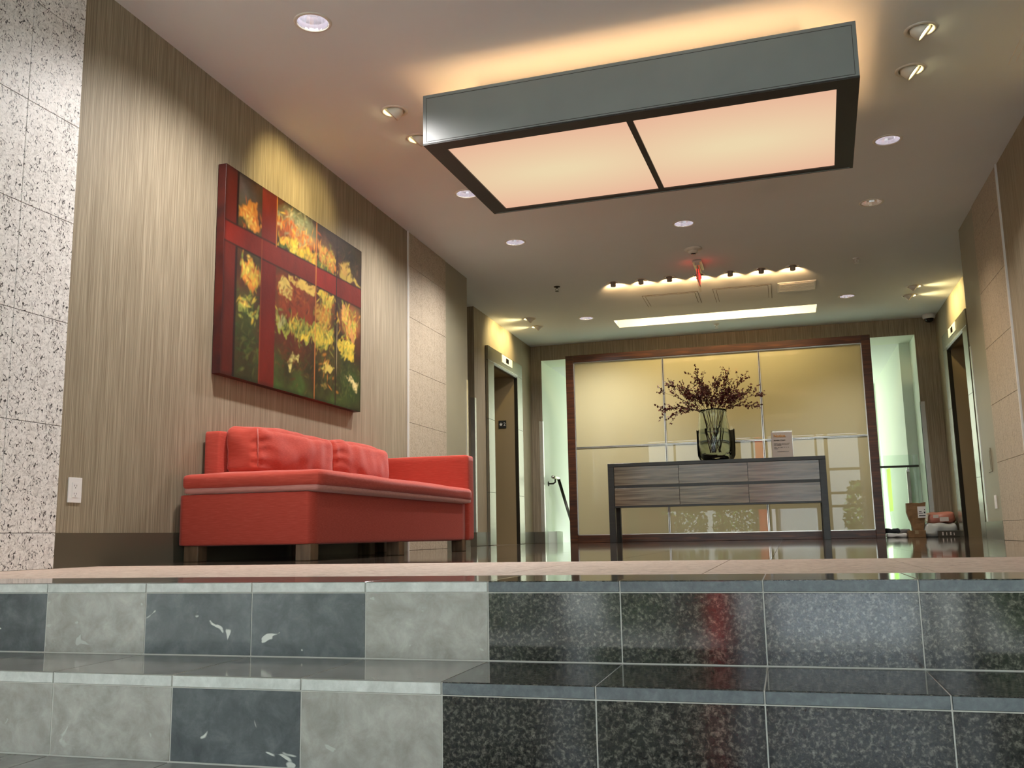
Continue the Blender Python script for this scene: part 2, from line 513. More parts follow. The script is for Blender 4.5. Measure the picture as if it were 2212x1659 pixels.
def soft_box(name, m, b, r, bulge=(0, 0, 0), n=18, parent=None, off=(0, 0, 0), wr=0.0, wscale=8.0, seed=0, pleat=None):
    """an upholstered block: rounded box whose faces belly outwards, with wrinkles"""
    h = Vector(((b[1] - b[0]) / 2, (b[3] - b[2]) / 2, (b[5] - b[4]) / 2))
    c = Vector(((b[1] + b[0]) / 2, (b[3] + b[2]) / 2, (b[5] + b[4]) / 2)) - Vector(off)
    bm = bmesh.new()
    bmesh.ops.create_cube(bm, size=2)
    bmesh.ops.subdivide_edges(bm, edges=bm.edges, cuts=n, use_grid_fill=True)
    for v in bm.verts:
        p = v.co
        # push grid lines towards the edges so the rounding is well resolved
        q = Vector([math.copysign(1 - (1 - abs(t)) ** 1.25, t) for t in p])
        u = Vector([q[i] * h[i] for i in range(3)])
        inner = Vector([max(-h[i] + r, min(h[i] - r, u[i])) for i in range(3)])
        d = u - inner
        nrm = d.normalized() if d.length > 1e-9 else Vector((0, 0, 0))
        if d.length > 1e-9:
            u = inner + nrm * r
        bl = Vector((0, 0, 0))
        for i in range(3):
            j, k = (i + 1) % 3, (i + 2) % 3
            f = (1 - q[j] ** 2) * (1 - q[k] ** 2)
            bl[i] = q[i] * bulge[i] * f
        u = u + bl
        if wr:
            nz = mnoise.noise(Vector((u.x, u.y, u.z)) * wscale + Vector((seed * 7.1, seed, 0)))
            u = u + nrm * (wr * nz)
        if pleat and abs(q[2]) < 0.97:
            # soft pleats running in from the near vertical edge
            e = max(0.0, 1 - (u.y + h.y) / 0.22)
            u.x += pleat * e * math.sin(u.z * 95 + 3 * mnoise.noise(u * 6)) * (1 if q[0] > 0.5 else 0.3)
        v.co = u
    me = tomesh(bm, name, True)
    o = link(name, me, m, parent, c)
    return o

def copy_tree(o, parent=None):
    c = o.copy()
    COL.objects.link(c)
    c.parent = parent
    for ch in list(o.children):
        copy_tree(ch, c)
    return c

# ------------------------------------------------------------------ shared dimensions
XL, XR, CX = -3.065, 1.675, -0.695
XE = -3.382
YF, ZC = 12.80, 2.785
Y1, TR, RI, TW = 2.145, 0.313, 0.1815, 0.3125
ZB = 0.153
TH = 0.466
XD = -0.682
ZLOW = -5 * RI
TX = 0.313

def mirror(s, x):
    return x if s < 0 else 2 * CX - x

def xb(s, a, b):
    a, b = mirror(s, a), mirror(s, b)
    return (min(a, b), max(a, b))

# ------------------------------------------------------------------ floor
fl = struct('floor')
box('floor_bed', M['floor_grout'], (-5.2, 3.8, Y1 + 0.02, 13.35, -0.25, -0.006), fl)
# near band of honed tan stone
yb0, yb1 = 2.462, 3.70
k0 = -0.213 - 0.555 * 6
k = 0
x = k0
while x < XR:
    a, b = max(x + 0.0015, XL), min(x + 0.555 - 0.0015, XR)
    if b - a > 0.03:
        box('tan_stone_tile', M['floor_tan'], (a, b, yb0 + 0.0015, yb1 - 0.002, -0.02, 0), fl)
    x += 0.555
# dark polished field
ts = 0.62
iy = 0
y = yb1
while y < 13.3:
    y2 = min(y + ts, 13.33)
    x = -0.06 - ts * 5
    while x < XR + 0.35:
        a, b = x + 0.001, x + ts - 0.001
        if y < 9.0:
            a, b = max(a, XL), min(b, XR)
        else:
            a, b = max(a, -3.6), min(b, 2.2)
        if b - a > 0.03:
            box('dark_stone_tile', M['floor_dark'], (a, b, y + 0.001, y2 - 0.001, -0.02, 0), fl)
        x += ts
    y = y2
for xa, xb_ in ((-5.2, -3.6), (2.2, 3.8)):
    box('dark_stone_tile', M['floor_dark'], (xa, xb_, 9.05, 10.23, -0.02, 0), fl)

# ------------------------------------------------------------------ stairs
st = struct('stairs', (0, 0, 0))
for kx in range(5):
    yf = Y1 - kx * TR
    box('stair_core', M['grout'], (XL - 0.2, XR + 0.2, yf + 0.0012, yf + TR + (0.02 if kx else 0.0), ZLOW - 0.1, -kx * RI - 0.0014), st)
lefts = {0: ['L', 'L', 'D', 'D', 'L'], 1: ['L', 'D', 'L']}
rnd = random.Random(3)
for kx in range(5):
    yf = Y1 - kx * TR
    zt = -kx * RI
    for i in range(-8, 8):
        x0, x1 = XD + i * TW, XD + (i + 1) * TW
        x0c, x1c = max(x0 + 0.0014, XL), min(x1 - 0.0014, XR)
        if x1c - x0c < 0.02: continue
        left = i < 0
        # riser colours as in the photograph, counted leftwards from the black granite
        if kx == 0: pat = {-1: 'L', -2: 'D', -3: 'D', -4: 'L', -5: 'D'}
        elif kx == 1: pat = {-1: 'L', -2: 'D', -3: 'L', -4: 'L', -5: 'L'}
        else: pat = {}
        code = pat.get(i, rnd.choice('LLD')) if left else 'G'
        rm = {'L': M['lime_light'], 'D': M['lime_dark'], 'G': M['granite']}[code]
        zlo = -(kx + 1) * RI + (0.0024 if kx < 4 else 0)
        box('riser_tile', rm, (x0c, x1c, yf, yf + 0.011, zlo, zt - 0.0275), st, 0.0006)
        if kx < 5:
            tm = M['granite'] if not left else M['lime_tread']
            bk = yf + TR + (0.002 if kx == 0 else -0.003)
            tr = box('tread_tile', tm, (x0c, x1c, yf - 0.004 + 0.004, bk, zt - 0.025, zt), st, 0.0009, 1)
            em = M['granite_edge'] if not left else M['lime_edge']
            e = box('sawn_edge', em, (x0c + 0.0005, x1c - 0.0005, yf - 0.0018, yf + 0.0015, zt - 0.0245, zt - 0.0022), tr, 0.0006)
            e.location = (0, (yf - 0.00015) - (yf + bk) / 2, -0.0013 + 0.0005)
lowf = struct('floor_entrance')
box('entrance_slab', M['lime_light'], (-6.2, 4.8, -3.2, 0.9, ZLOW - 0.1, ZLOW), lowf)
box('entrance_slab', M['lime_light'], (-6.2, XL - 0.02, 0.9, 2.2, ZLOW - 0.1, ZLOW), lowf)
box('entrance_slab', M['lime_light'], (XR + 0.02, 4.8, 0.9, 2.2, ZLOW - 0.1, ZLOW), lowf)

# ------------------------------------------------------------------ walls
def stone_tiles(parent, s, y0, ys, z0, m, proud=0.012, th=0.012):
    """ys: joint positions along Y; tiles TH high from ZB upwards"""
    zs = [z0, ZB] + [ZB + TH * i for i in range(1, 6)] + [ZC]
    zs = [z for z in zs if z >= z0]
    for ya, yb in zip(ys[:-1], ys[1:]):
        for za, zb in zip(zs[:-1], zs[1:]):
            if zb - za < 0.02: continue
            xa, xb2 = xb(s, XL - th + proud, XL + proud)
            box('stone_tile', m, (xa, xb2, ya + 0.0013, yb - 0.0013, za + 0.0013, min(zb, ZC + 0.02) - 0.0013), parent, 0.0008)

for s, side in ((-1, 'left'), (1, 'right')):
    wl = struct('wall_' + side)
    a, b = xb(s, XL - 0.25, XL)
    # wallpapered stretch
    box('wallpaper', M['wallpaper'], (a, b, 3.418, 7.42, -0.1, ZC + 0.05), wl)
    # near stone pier, tiles on a grouted core
    a2, b2 = xb(s, XL - 0.25, XL - 0.001)
    box('pier_core', M['stonegrout'], (a2, b2, 2.2, 3.418, -0.93, ZC + 0.05), wl)
    stone_tiles(wl, s, 0, [2.2, 2.477, 2.79, 3.103, 3.414], 0.0, M['stone'])
    xa_, xb_ = xb(s, XL - 0.25, XL + 0.012)
    box('stone_return', M['stone'], (xa_, xb_, 2.188, 2.2, -0.93, ZC), wl)
    # far stone column
    box('column_core', M['stonegrout'], (a2, b2, 7.42, 8.39, -0.1, ZC + 0.05), wl)
    stone_tiles(wl, s, 0, [7.44, 7.757, 8.073, 8.39], 0.0, M['stone2'], proud=0.006)
    # painted stretch, its end and the cross corridor
    box('painted_panel', M['paint'], (a, b, 8.39, 9.05, -0.1, ZC + 0.05), wl)
    c0, c1 = xb(s, -5.2, XL - 0.25)
    box('corridor_wall', M['wallpaper'], (c0, c1, 8.9, 9.05, -0.1, ZC + 0.05), wl)
    c0, c1 = xb(s, -5.2, XE)
    box('corridor_wall', M['wallpaper'], (c0, c1, 10.23, 10.40, -0.1, ZC + 0.05), wl)
    c0, c1 = xb(s, -5.3, -5.2)
    box('corridor_end', M['wallpaper'], (c0, c1, 8.9, 10.4, -0.1, ZC + 0.05), wl)
    # lift wall with its doorway
    e0, e1 = xb(s, XE - 0.10, XE)
    box('lift_wall', M['wallpaper'], (e0, e1, 10.40, 10.88, -0.1, ZC + 0.05), wl)
    box('lift_wall', M['wallpaper'], (e0, e1, 11.98, 13.35, -0.1, ZC + 0.05), wl)
    box('lift_wall', M['wallpaper'], (e0, e1, 10.88, 11.98, 2.24, ZC + 0.05), wl)
    r0, r1 = xb(s, XE - 0.55, XE - 0.012)
    box('lift_recess_wall', M['brownpanel'], (r0, r1, 11.96, 12.1, -0.1, 2.4), wl)
    box('lift_recess_wall', M['brownpanel'], (r0, r1, 10.7, 10.9, -0.1, 2.4), wl)
    box('lift_recess_soffit', M['brownpanel'], (r0, r1, 10.7, 12.1, 2.22, 2.4), wl)
    d0, d1 = xb(s, XE - 0.60, XE - 0.55)
    dr = struct('door_%d' % (1 if s < 0 else 2))
    box('door_leaf', M['brushed'], (d0, d1, 10.72, 11.428, 0.004, 2.22), dr)
    box('door_leaf', M['brushed'], (d0, d1, 11.432, 12.1, 0.004, 2.22), dr)
    # baseboards
    bb = struct('baseboard_' + side)
    p0, p1 = xb(s, XL, XL + 0.004)
    box('wallpaper_wall_base', M['base'], (p0, p1, 3.42, 7.42, 0, ZB), bb)
    p0, p1 = xb(s, XL, XL + 0.010)
    box('painted_wall_base', M['brushed'], (p0, p1, 8.392, 9.06, 0, ZB), bb)
    p0, p1 = xb(s, XE, XE + 0.010)
    box('lift_wall_base', M['base'], (p0, p1, 10.22, 10.66, 0, ZB), bb)
    box('lift_wall_base', M['base'], (p0, p1, 12.22, YF, 0, ZB), bb)
    p0, p1 = xb(s, -5.2, XE)
    box('corridor_base', M['base'], (p0, p1, 10.22, 10.23, 0, ZB), bb)
    # thin pale metal bead between paper and stone
    t0, t1 = xb(s, XL, XL + 0.014)
    tr = tag(box('trim_1' if s < 0 else 'trim_2', M['white_metal'], (t0, t1, 7.42, 7.438, 0, ZC)), kind='structure')
    # polished steel corner guards
    for (gx, gy) in ((XL, 9.05), (XE, 10.23)):
        g = struct('corner_guard')
        if gy < 10:
            q0, q1 = xb(s, gx - 0.05, gx + 0.003)
            boxes('guard', M['steel'], [(q0, q1, gy, gy + 0.003, ZB, 1.70)] + [(*xb(s, gx, gx + 0.003), gy - 0.05, gy, ZB, 1.70)], g)
        else:
            boxes('guard', M['steel'], [(*xb(s, gx - 0.05, gx + 0.003), gy - 0.003, gy, ZB, 1.70), (*xb(s, gx, gx + 0.003), gy, gy + 0.05, ZB, 1.70)], g)
    # lift portal
    o = (mirror(s, XE), 11.43, 0)
    lp = thing('lift_portal', ('brushed metal surround of the left lift, beside the red sofa\'s far arm' if s < 0 else 'brushed metal surround of the right lift, behind the right stone column'), 'door surround', o)
    q0, q1 = xb(s, XE, XE + 0.035)
    for (ya, yb_) in ((10.66, 10.9), (11.96, 12.2)):
        for za, zb in ((0.0, 0.62), (0.623, 1.5), (1.503, 2.218)):
            box('jamb_panel', M['brushed'], (q0, q1, ya, yb_, za, zb), lp, 0.001, off=o)
    box('header_panel', M['brushed'], (q0, q1, 10.66, 12.2, 2.221, 2.40), lp, 0.001, off=o)
    q0, q1 = xb(s, XE - 0.012, XE + 0.030)
    boxes('inner_frame', M['darkmetal'], [(q0, q1, 10.88, 10.902, 0, 2.222), (q0, q1, 11.958, 11.98, 0, 2.222), (q0, q1, 10.9, 11.96, 2.19, 2.222)], lp, off=o)
    q0, q1 = xb(s, XE + 0.02, XE + 0.041)
    boxes('frame_bead', M['steel'], [(q0, q1, 10.9, 11.96, 2.224, 2.232), (q0, q1, 10.9, 11.96, 2.207, 2.212)], lp, off=o)
    q0, q1 = xb(s, XE + 0.035, XE + 0.043)
    ip = thing('floor_indicator', ('silver floor indicator plate with black window above the left lift' if s < 0 else 'silver floor indicator plate with black window above the right lift'), 'indicator', (mirror(s, XE + 0.035), 11.47, 2.335))
    oo = ip.location
    box('plate', M['white'], (q0, q1, 11.24, 11.70, 2.285, 2.39), ip, 0.002, off=oo)
    q0, q1 = xb(s, XE + 0.040, XE + 0.0445)
    box('display_window', M['black'], (q0, q1, 11.405, 11.53, 2.305, 2.368), ip, off=oo)
    # floor sign on the far return of the recess
    sxp = -3.565 if s < 0 else mirror(s, -3.60)
    if s > 0:
        sxp = 2.245
    sg = thing('floor_number_sign', ('small black sign reading star 2 inside the left lift recess' if s < 0 else 'small black sign with white star inside the right lift recess'), 'sign', (sxp, 11.96, 1.58))
    box('sign_plate', M['blackmat'], (-0.052, 0.052, -0.006, 0, -0.052, 0.052), sg, 0.001)
    bm = bmesh.new()
    pts = []
    for i in range(10):
        rr = 0.028 if i % 2 == 0 else 0.011
        an = PI / 2 + i * PI / 5
        pts.append((rr * math.cos(an), rr * math.sin(an)))
    A = [bm.verts.new((u - 0.02, -0.0082, v)) for u, v in pts]
    B = [bm.verts.new((u - 0.02, -0.006, v)) for u, v in pts]
    bm.faces.new(A); bm.faces.new(B[::-1])
    for i in range(10):
        bm.faces.new((A[i], B[i], B[(i + 1) % 10], A[(i + 1) % 10]))
    link('star', tomesh(bm, 'star'), M['white'], sg)
    text('lettering', '2', M['white'], 0.062, (0.029, -0.0075, 0.0), (PI / 2, 0, 0), sg)

# far wall with its wide opening
wf = struct('wall_far')
box('wall_pier', M['wallpaper'], (XE, -3.225, YF, 13.35, 0, ZC + 0.05), wf)
box('wall_pier', M['wallpaper'], (1.735, mirror(1, XE), YF, 13.35, 0, ZC + 0.05), wf)
box('wall_lintel', M['wallpaper'], (-3.225, 1.735, YF, 13.35, 2.571, ZC + 0.05), wf)
bf = struct('baseboard_far')
box('far_wall_base', M['base'], (XE + 0.01, -3.225, YF - 0.01, YF, 0, ZB), bf)
box('far_wall_base', M['base'], (1.735, mirror(1, XE) - 0.01, YF - 0.01, YF, 0, ZB), bf)
for gx, sg_ in ((-3.225, -1), (1.735, 1)):
    g = struct('corner_guard')
    a, b = sorted((gx, gx + 0.05 * sg_))
    c, d = sorted((gx, gx - 0.003 * sg_))
    boxes('guard', M['steel'], [(a, b, YF - 0.003, YF, ZB, 1.70), (c, d, YF - 0.003, YF + 0.05, ZB, 1.70)], g)
    # white lining of the opening
for nm, b in (('opening_lining_left', (-3.224, -3.222, YF + 0.0, 13.352, 0, 2.57)), ('opening_lining_right', (1.732, 1.734, YF + 0.0, 13.352, 0, 2.57)), ('opening_lining_top', (-3.222, 1.732, YF, 13.352, 2.5675, 2.570))):
    tag(box(nm, M['mint'], b), kind='structure')

# ------------------------------------------------------------------ stairwell behind the screen
sw = struct('wall_stairwell')
box('side_wall', M['mint'], (-3.4, -3.222, 13.352, 17.2, -2.2, 2.57), sw)
box('side_wall', M['mint'], (1.60, 1.8, 13.352, 15.62, -2.2, 2.57), sw)
box('side_wall', M['mint'], (1.60, 1.8, 16.17, 17.2, -2.2, 2.57), sw)
box('side_wall', M['mint'], (1.60, 1.8, 15.62, 16.17, -2.2, 0.38), sw)
box('side_wall', M['mint'], (1.60, 1.8, 15.62, 16.17, 1.05, 2.57), sw)
box('back_wall', M['mint'], (-3.4, -3.1, 17.0, 17.2, -2.2, 2.57), sw)
box('back_wall', M['mint'], (1.5, 1.8, 17.0, 17.2, -2.2, 2.57), sw)
box('back_wall', M['mint'], (-3.1, 1.5, 17.0, 17.2, -2.2, 0.25), sw)
box('jamb_base', M['mint'], (-3.222, -3.10, 12.99, 13.35, 0, 0.16), sw)  # baseboard of the jamb, coloured pale to look lit
tag(box('ceiling_stairwell', mat('stair_ceiling_white', (0.80, 0.86, 0.84), 0.7), (-3.4, 1.8, 13.35, 17.2, 2.57, 2.8)), kind='structure')
tag(box('floor_stairwell', M['lime_light'], (-3.4, 1.8, 13.35, 17.2, -2.3, -2.2)), kind='structure')
tag(box('floor_stair_landing', M['lime_light'], (-0.4, 1.6, 13.35, 15.2, -0.2, -0.001)), kind='structure')
wn = struct('window_2')
for i in range(4):
    xx = -3.1 + i * (4.6 / 3)
    box('mullion', M['alu'], (xx - 0.02, xx + 0.02, 17.03, 17.09, 0.25, 2.57), wn)
for i in range(3):
    xx = -3.1 + i * (4.6 / 3)
    box('pane', M['glass_green'], (xx + 0.02, xx + 4.6 / 3 - 0.02, 17.055, 17.06, 0.25, 2.57), wn)
w3 = struct('window_3')
box('pane', thin_glass('lime_pane', (0.75, 1.0, 0.25), 0.03), (1.70, 1.705, 15.62, 16.17, 0.38, 1.05), w3)

# left stair handrail
hr = thing('stair_handrail', 'dark sloping handrail on a wall bracket in the left stair opening', 'handrail', (-3.13, 12.9, 0.9))
o = hr.location
def sub(p, q): return (p[0] - q[0], p[1] - q[1], p[2] - q[2])
tube('rail', M['darkmetal'], [sub(p, o) for p in ((-3.12, 13.24, 0.915), (-3.12, 13.95, 0.36), (-3.12, 14.6, -0.12))], 0.022, hr, 12)
tube('rail_end', M['alu'], [sub(p, o) for p in ((-3.12, 12.90, 0.915), (-3.12, 13.25, 0.915))], 0.023, hr, 12)
tube('bracket', M['darkmetal'], [sub(p, o) for p in ((-3.12, 13.05, 0.90), (-3.12, 13.05, 0.85), (-3.15, 13.05, 0.83), (-3.222, 13.05, 0.83))], 0.012, hr, 8)
lathe('rose', M['darkmetal'], [(0, 0), (0.035, 0), (0.035, 0.01), (0, 0.01)], hr, sub((-3.222, 13.05, 0.83), o), 16, rot=(0, PI / 2, 0))

# right glass balustrade
bl = thing('glass_balustrade', 'glass balustrade with dark top rail and steel post in the right opening', 'balustrade', (1.4, 13.2, 0))
o = bl.location
box('glass_panel', M['glass_clear'], (0.6, 1.70, 13.218, 13.226, 0.05, 1.06), bl, off=o)
boxes('top_rail', M['darkmetal'], [(0.6, 1.70, 13.17, 13.215, 0.895, 0.922)], bl, off=o, bevel=0.004)
boxes('post', M['brushed'], [(1.545, 1.585, 13.17, 13.21, 0.0, 0.86)], bl, off=o, bevel=0.003)
boxes('clamp', M['steel'], [(1.548, 1.582, 13.165, 13.235, 0.835, 0.875), (1.558, 1.572, 13.18, 13.20, 0.87, 0.90)], bl, off=o, bevel=0.003)

# ------------------------------------------------------------------ ceiling with real holes for the lamps
DOWN = [(-2.225, 4.10), (0.845, 6.69), (0.845, 8.00), (-0.70, 8.02), (-2.245, 8.04), (-2.265, 6.72), (0.84, 11.27), (-2.25, 11.30), (0.845, 4.10)]
ADJ = [(-2.232, 5.195, -1), (-2.238, 5.631, -1), (0.868, 5.176, 1), (0.870, 5.647, 1), (1.54, 11.06, 1), (1.54, 11.49, 1), (-2.93, 11.08, -1), (-2.95, 11.55, -1)]
PUCK = [(-1.633, 9.75), (-1.333, 9.75), (-1.03, 9.75), (-0.722, 9.75), (-0.401, 9.75), (-0.087, 9.75), (0.225, 9.75)]
SLOT = (-1.95, 0.515, 11.56, 12.00)
RD, RA, RP = 0.082, 0.07, 0.052
def build_ceiling():
    verts, edges = [], []
    def loop(pts):
        n0 = len(verts)
        verts.extend([Vector(p) for p in pts])
        n = len(pts)
        edges.extend([(n0 + i, n0 + (i + 1) % n) for i in range(n)])
    loop([(-6.2, -3.2), (4.8, -3.2), (4.8, 13.3), (-6.2, 13.3)])
    holes = []
    for L, r in ((DOWN, RD), ([(a[0], a[1]) for a in ADJ], RA), (PUCK, RP)):
        for (x, y) in L:
            loop([(x + r * math.cos(2 * PI * i / 28), y + r * math.sin(2 * PI * i / 28)) for i in range(28)])
            holes.append((x, y, r))
    x0, x1, y0, y1 = SLOT
    loop([(x0, y0), (x1, y0), (x1, y1), (x0, y1)])
    vo, eo, fo, *_ = delaunay_2d_cdt(verts, edges, [], 0, 1e-6)
    fs = []
    for f in fo:
        c = sum((vo[i] for i in f), Vector((0, 0))) / len(f)
        if any((c.x - h[0]) ** 2 + (c.y - h[1]) ** 2 < h[2] ** 2 * 0.999 for h in holes): continue
        if x0 < c.x < x1 and y0 < c.y < y1: continue
        fs.append(f)
    me = bpy.data.meshes.new('ceiling')
    me.from_pydata([(v.x, v.y, ZC) for v in vo], [], [tuple(reversed(f)) for f in fs])
    me.update()
    return me
ce = tag(link('ceiling', build_ceiling(), M['ceiling']), kind='structure')
box('light_block_slab', M['ceiling'], (-6.4, 5.0, -3.4, 13.34, ZC + 0.22, ZC + 0.3), ce)  # unseen slab added over the ceiling to block light
x0, x1, y0, y1 = SLOT
boxes('slot_side', M['ceiling'], [(x0 - 0.01, x0, y0 - 0.01, y1 + 0.01, ZC + 0.0005, ZC + 0.16), (x1, x1 + 0.01, y0 - 0.01, y1 + 0.01, ZC + 0.0005, ZC + 0.16), (x0, x1, y0 - 0.01, y0, ZC + 0.0005, ZC + 0.16), (x0, x1, y1, y1 + 0.01, ZC + 0.0005, ZC + 0.16)], ce)
sl = thing('recessed_slot_light', 'long warm glowing slot light recessed in ceiling before the cream glass screen', 'ceiling light', ((x0 + x1) / 2, (y0 + y1) / 2, ZC + 0.14))
box('lamp_panel', M['slot_light'], (x0 + 0.005, x1 - 0.005, y0 + 0.005, y1 - 0.005, ZC + 0.13, ZC + 0.15), sl, off=sl.location)

area('slot_wash', ((x0 + x1) / 2, y0 + 0.10, ZC + 0.10), (math.radians(38), 0, 0), 2.4, 0.10, 8.5, (1.0, 0.76, 0.38))
# access hatches
def hatch(x0, x1, y0, y1, label, frame=0.03, seam='seam', body='ceiling'):
    t = thing('access_hatch', label, 'hatch', ((x0 + x1) / 2, (y0 + y1) / 2, ZC), group=None)
    o = t.location
    boxes('hatch_frame', M['ceiling'], [(x0, x0 + frame, y0, y1, ZC - 0.004, ZC - 0.0005), (x1 - frame, x1, y0, y1, ZC - 0.004, ZC - 0.0005), (x0 + frame, x1 - frame, y0, y0 + frame, ZC - 0.004, ZC - 0.0005), (x0 + frame, x1 - frame, y1 - frame, y1, ZC - 0.004, ZC - 0.0005)], t, off=o)
    boxes('hatch_seam', M[seam], [(x0 - 0.004, x1 + 0.004, y0 - 0.004, y0, ZC - 0.0045, ZC - 0.0005), (x0 - 0.004, x0, y0, y1, ZC - 0.0045, ZC - 0.0005), (x1, x1 + 0.004, y0, y1, ZC - 0.0045, ZC - 0.0005), (x0 + frame, x1 - frame, y0 + frame, y0 + frame + 0.004, ZC - 0.006, ZC - 0.0005), (x0 + frame, x0 + frame + 0.004, y0 + frame, y1 - frame, ZC - 0.006, ZC - 0.0005), (x1 - frame - 0.004, x1 - frame, y0 + frame, y1 - frame, ZC - 0.006, ZC - 0.0005)], t, off=o)
    box('hatch_panel', M['ceiling'], (x0 + frame + 0.004, x1 - frame - 0.004, y0 + frame + 0.004, y1 - frame - 0.004, ZC - 0.005, ZC - 0.0005), t, off=o)
    return t
hatch(-1.42, -0.80, 10.44, 10.98, 'flush ceiling hatch on the left, before the glowing slot light')
hatch(-0.625, 0.0, 10.40, 11.03, 'flush ceiling hatch in the middle, beside the white vent panel')
hatch(1.42, 1.66, 5.25, 5.75, 'white ceiling hatch at the top right corner beside the wall', seam='white')
vp = thing('ceiling_vent', 'white rectangular vent panel on the ceiling near the slot light', 'vent', (0.273, 10.58, ZC))
o = vp.location
box('vent_frame', M['white'], (0.07, 0.475, 10.38, 10.78, ZC - 0.012, ZC - 0.0005), vp, 0.002, off=o)
for i in range(7):
    yy = 10.41 + i * 0.05
    box('vent_slat', M['white'], (0.09, 0.455, yy, yy + 0.034, ZC - 0.017, ZC - 0.012), vp, off=o)

# downlights
DL = ['large round downlight at the upper left, nearest over the painting', 'cool white round downlight right of the big light box, nearer of two on the right', 'warm round downlight at right, second behind the light box corner', 'round downlight on the ceiling centre line just behind the light box', 'round downlight left of centre, behind the light box near the stone column', 'round downlight half hidden by the left rear corner of the light box', 'round downlight at far right, near the pair of gimbal lights', 'round downlight at far left, near the slot light', 'round downlight out of view above the camera on the right']
def downlight(x, y, label, warm):
    t = thing('recessed_downlight', label, 'ceiling light', (x, y, ZC), group='round recessed downlights')
    lathe('trim_ring', M['whitepaint'], [(RD - 0.001, 0.004), (RD, -0.005), (RD + 0.012, -0.005), (RD + 0.017, -0.001), (RD + 0.017, 0.0)], t, (0, 0, 0), 40)
    # faceted reflector cone
    bm = bmesh.new()
    n = 20
    prof = [(RD - 0.002, 0.0), (RD - 0.006, 0.03), (RD - 0.018, 0.065), (0.05, 0.09)]
    lathe('reflector', M['reflector'], prof, t, (0, 0, 0), 22, smooth=False)
    bm.free()
    lathe('lamp', M['lamp_warm2'] if warm else M['lamp_white'], [(0, 0.085), (0.05, 0.088)], t, (0, 0, 0), 24)
    return t
M['lamp_warm2'] = emis('amber_lamp', (1.0, 0.72, 0.42), 3.0)
for i, (x, y) in enumerate(DOWN[:8]):
    downlight(x, y, DL[i], i in (2,))
    spot('downlight_beam', (x, y, ZC - 0.01), (x, y, 0), E_DOWN * (0.5 if i in (1, 2, 3, 6) else 0.85 if i in (4, 5, 7) else 1), (1.0, 0.96, 0.93) if i != 2 else (1.0, 0.80, 0.60), (115 if i in (1, 2, 6) else 150), 1.0, 0.05)

# gimbal wall washers
AL = ['gimbal light at left aimed at the painting, left of the light box', 'gimbal light partly hidden behind the left edge of the light box', 'gimbal light at the upper right, nearest the top edge', 'gimbal light at right, second from the top with bright lamp', 'gimbal light by the right lift, nearer of the pair', 'gimbal light by the right lift, farther of the pair', 'gimbal light by the left lift, nearer of the pair', 'gimbal light by the left lift, farther of the pair']
for i, (x, y, s) in enumerate(ADJ):
    t = thing('gimbal_light', AL[i], 'ceiling light', (x, y, ZC), group='gimbal wall washers')
    lathe('trim_ring', M['whitepaint'], [(RA - 0.004, 0.006), (RA - 0.004, -0.004), (RA + 0.004, -0.007), (RA + 0.014, -0.004), (RA + 0.016, 0.0)], t, (0, 0, 0), 36)
    lathe('housing', M['whitepaint'], [(RA - 0.003, 0.0), (RA - 0.003, 0.07), (0, 0.09)], t, (0, 0, 0), 28)
    hd = lathe('lamp_head', M['whitepaint'], [(0.0, 0.055), (0.03, 0.05), (0.047, 0.03), (0.052, -0.02), (0.050, -0.028), (0.046, -0.02)], t, (0, 0, -0.004), 28, rot=(0, math.radians(48) * -s, 0))
    hd.location = (0.0, 0, -0.004)
    lathe('lamp', M['lamp_warm'], [(0, -0.014), (0.046, -0.016)], t, (0, 0, -0.004), 20, rot=(0, math.radians(48) * -s, 0))
WARM = (1.0, 0.80, 0.36)
wz = 2.1
ENA = [E_WALL, E_WALL * 0.5, E_WALL * 0.7, E_WALL * 0.7, 15, 15, 15, 15]
for i, (x, y, s) in enumerate(ADJ):
    wx = mirror(s, XL if i < 4 else XE)
    d = Vector((wx - x, 0, -0.42 if i < 4 else -0.20)).normalized()
    p = Vector((x, y, ZC - 0.035)) + d * 0.04
    spot('gimbal_beam', p, (wx, y + (0.06 if i < 4 else 0), p.z + d.z / abs(d.x) * abs(wx - x)), ENA[i], WARM, 62 if i < 4 else 105, 0.9, 0.03)

# row of small cylinder lights
for i, (x, y) in enumerate(PUCK):
    t = thing('cylinder_downlight', ['leftmost small cylinder light of the row on the ceiling', 'second small cylinder light from the left in the ceiling row', 'third small cylinder light from the left, left of the exit sign', 'small cylinder light of the row partly hidden behind the exit sign', 'third small cylinder light from the right, right of the exit sign', 'second small cylinder light from the right in the ceiling row', 'rightmost small cylinder light of the row, with brightest rim'][i], 'ceiling light', (x, y, ZC), group='row of small cylinder lights')
    lathe('trim_ring', M['whitepaint'], [(RP - 0.002, 0.004), (RP, -0.003), (RP + 0.018, -0.003), (RP + 0.02, 0.0)], t, (0, 0, 0), 28)
    lathe('reflector', M['reflector'], [(RP - 0.003, 0.0), (RP - 0.004, 0.06), (0, 0.07)], t, (0, 0, 0), 28)
    lathe('cylinder_head', mat('grey_head', (0.30, 0.25, 0.20), 0.5) if i == 0 else bpy.data.materials['grey_head'], [(0, 0.05), (0.028, 0.05), (0.029, -0.042), (0.026, -0.048), (0.0, -0.048)], t, (0, -0.008, 0), 24)
    spot('cylinder_beam', (x, y + 0.035, ZC - 0.085), (x * 0.95 - 0.035, y + 1.0, ZC - 0.085 + 0.75), E_PUCK, (1.0, 0.60, 0.26), 92, 0.55, 0.02)

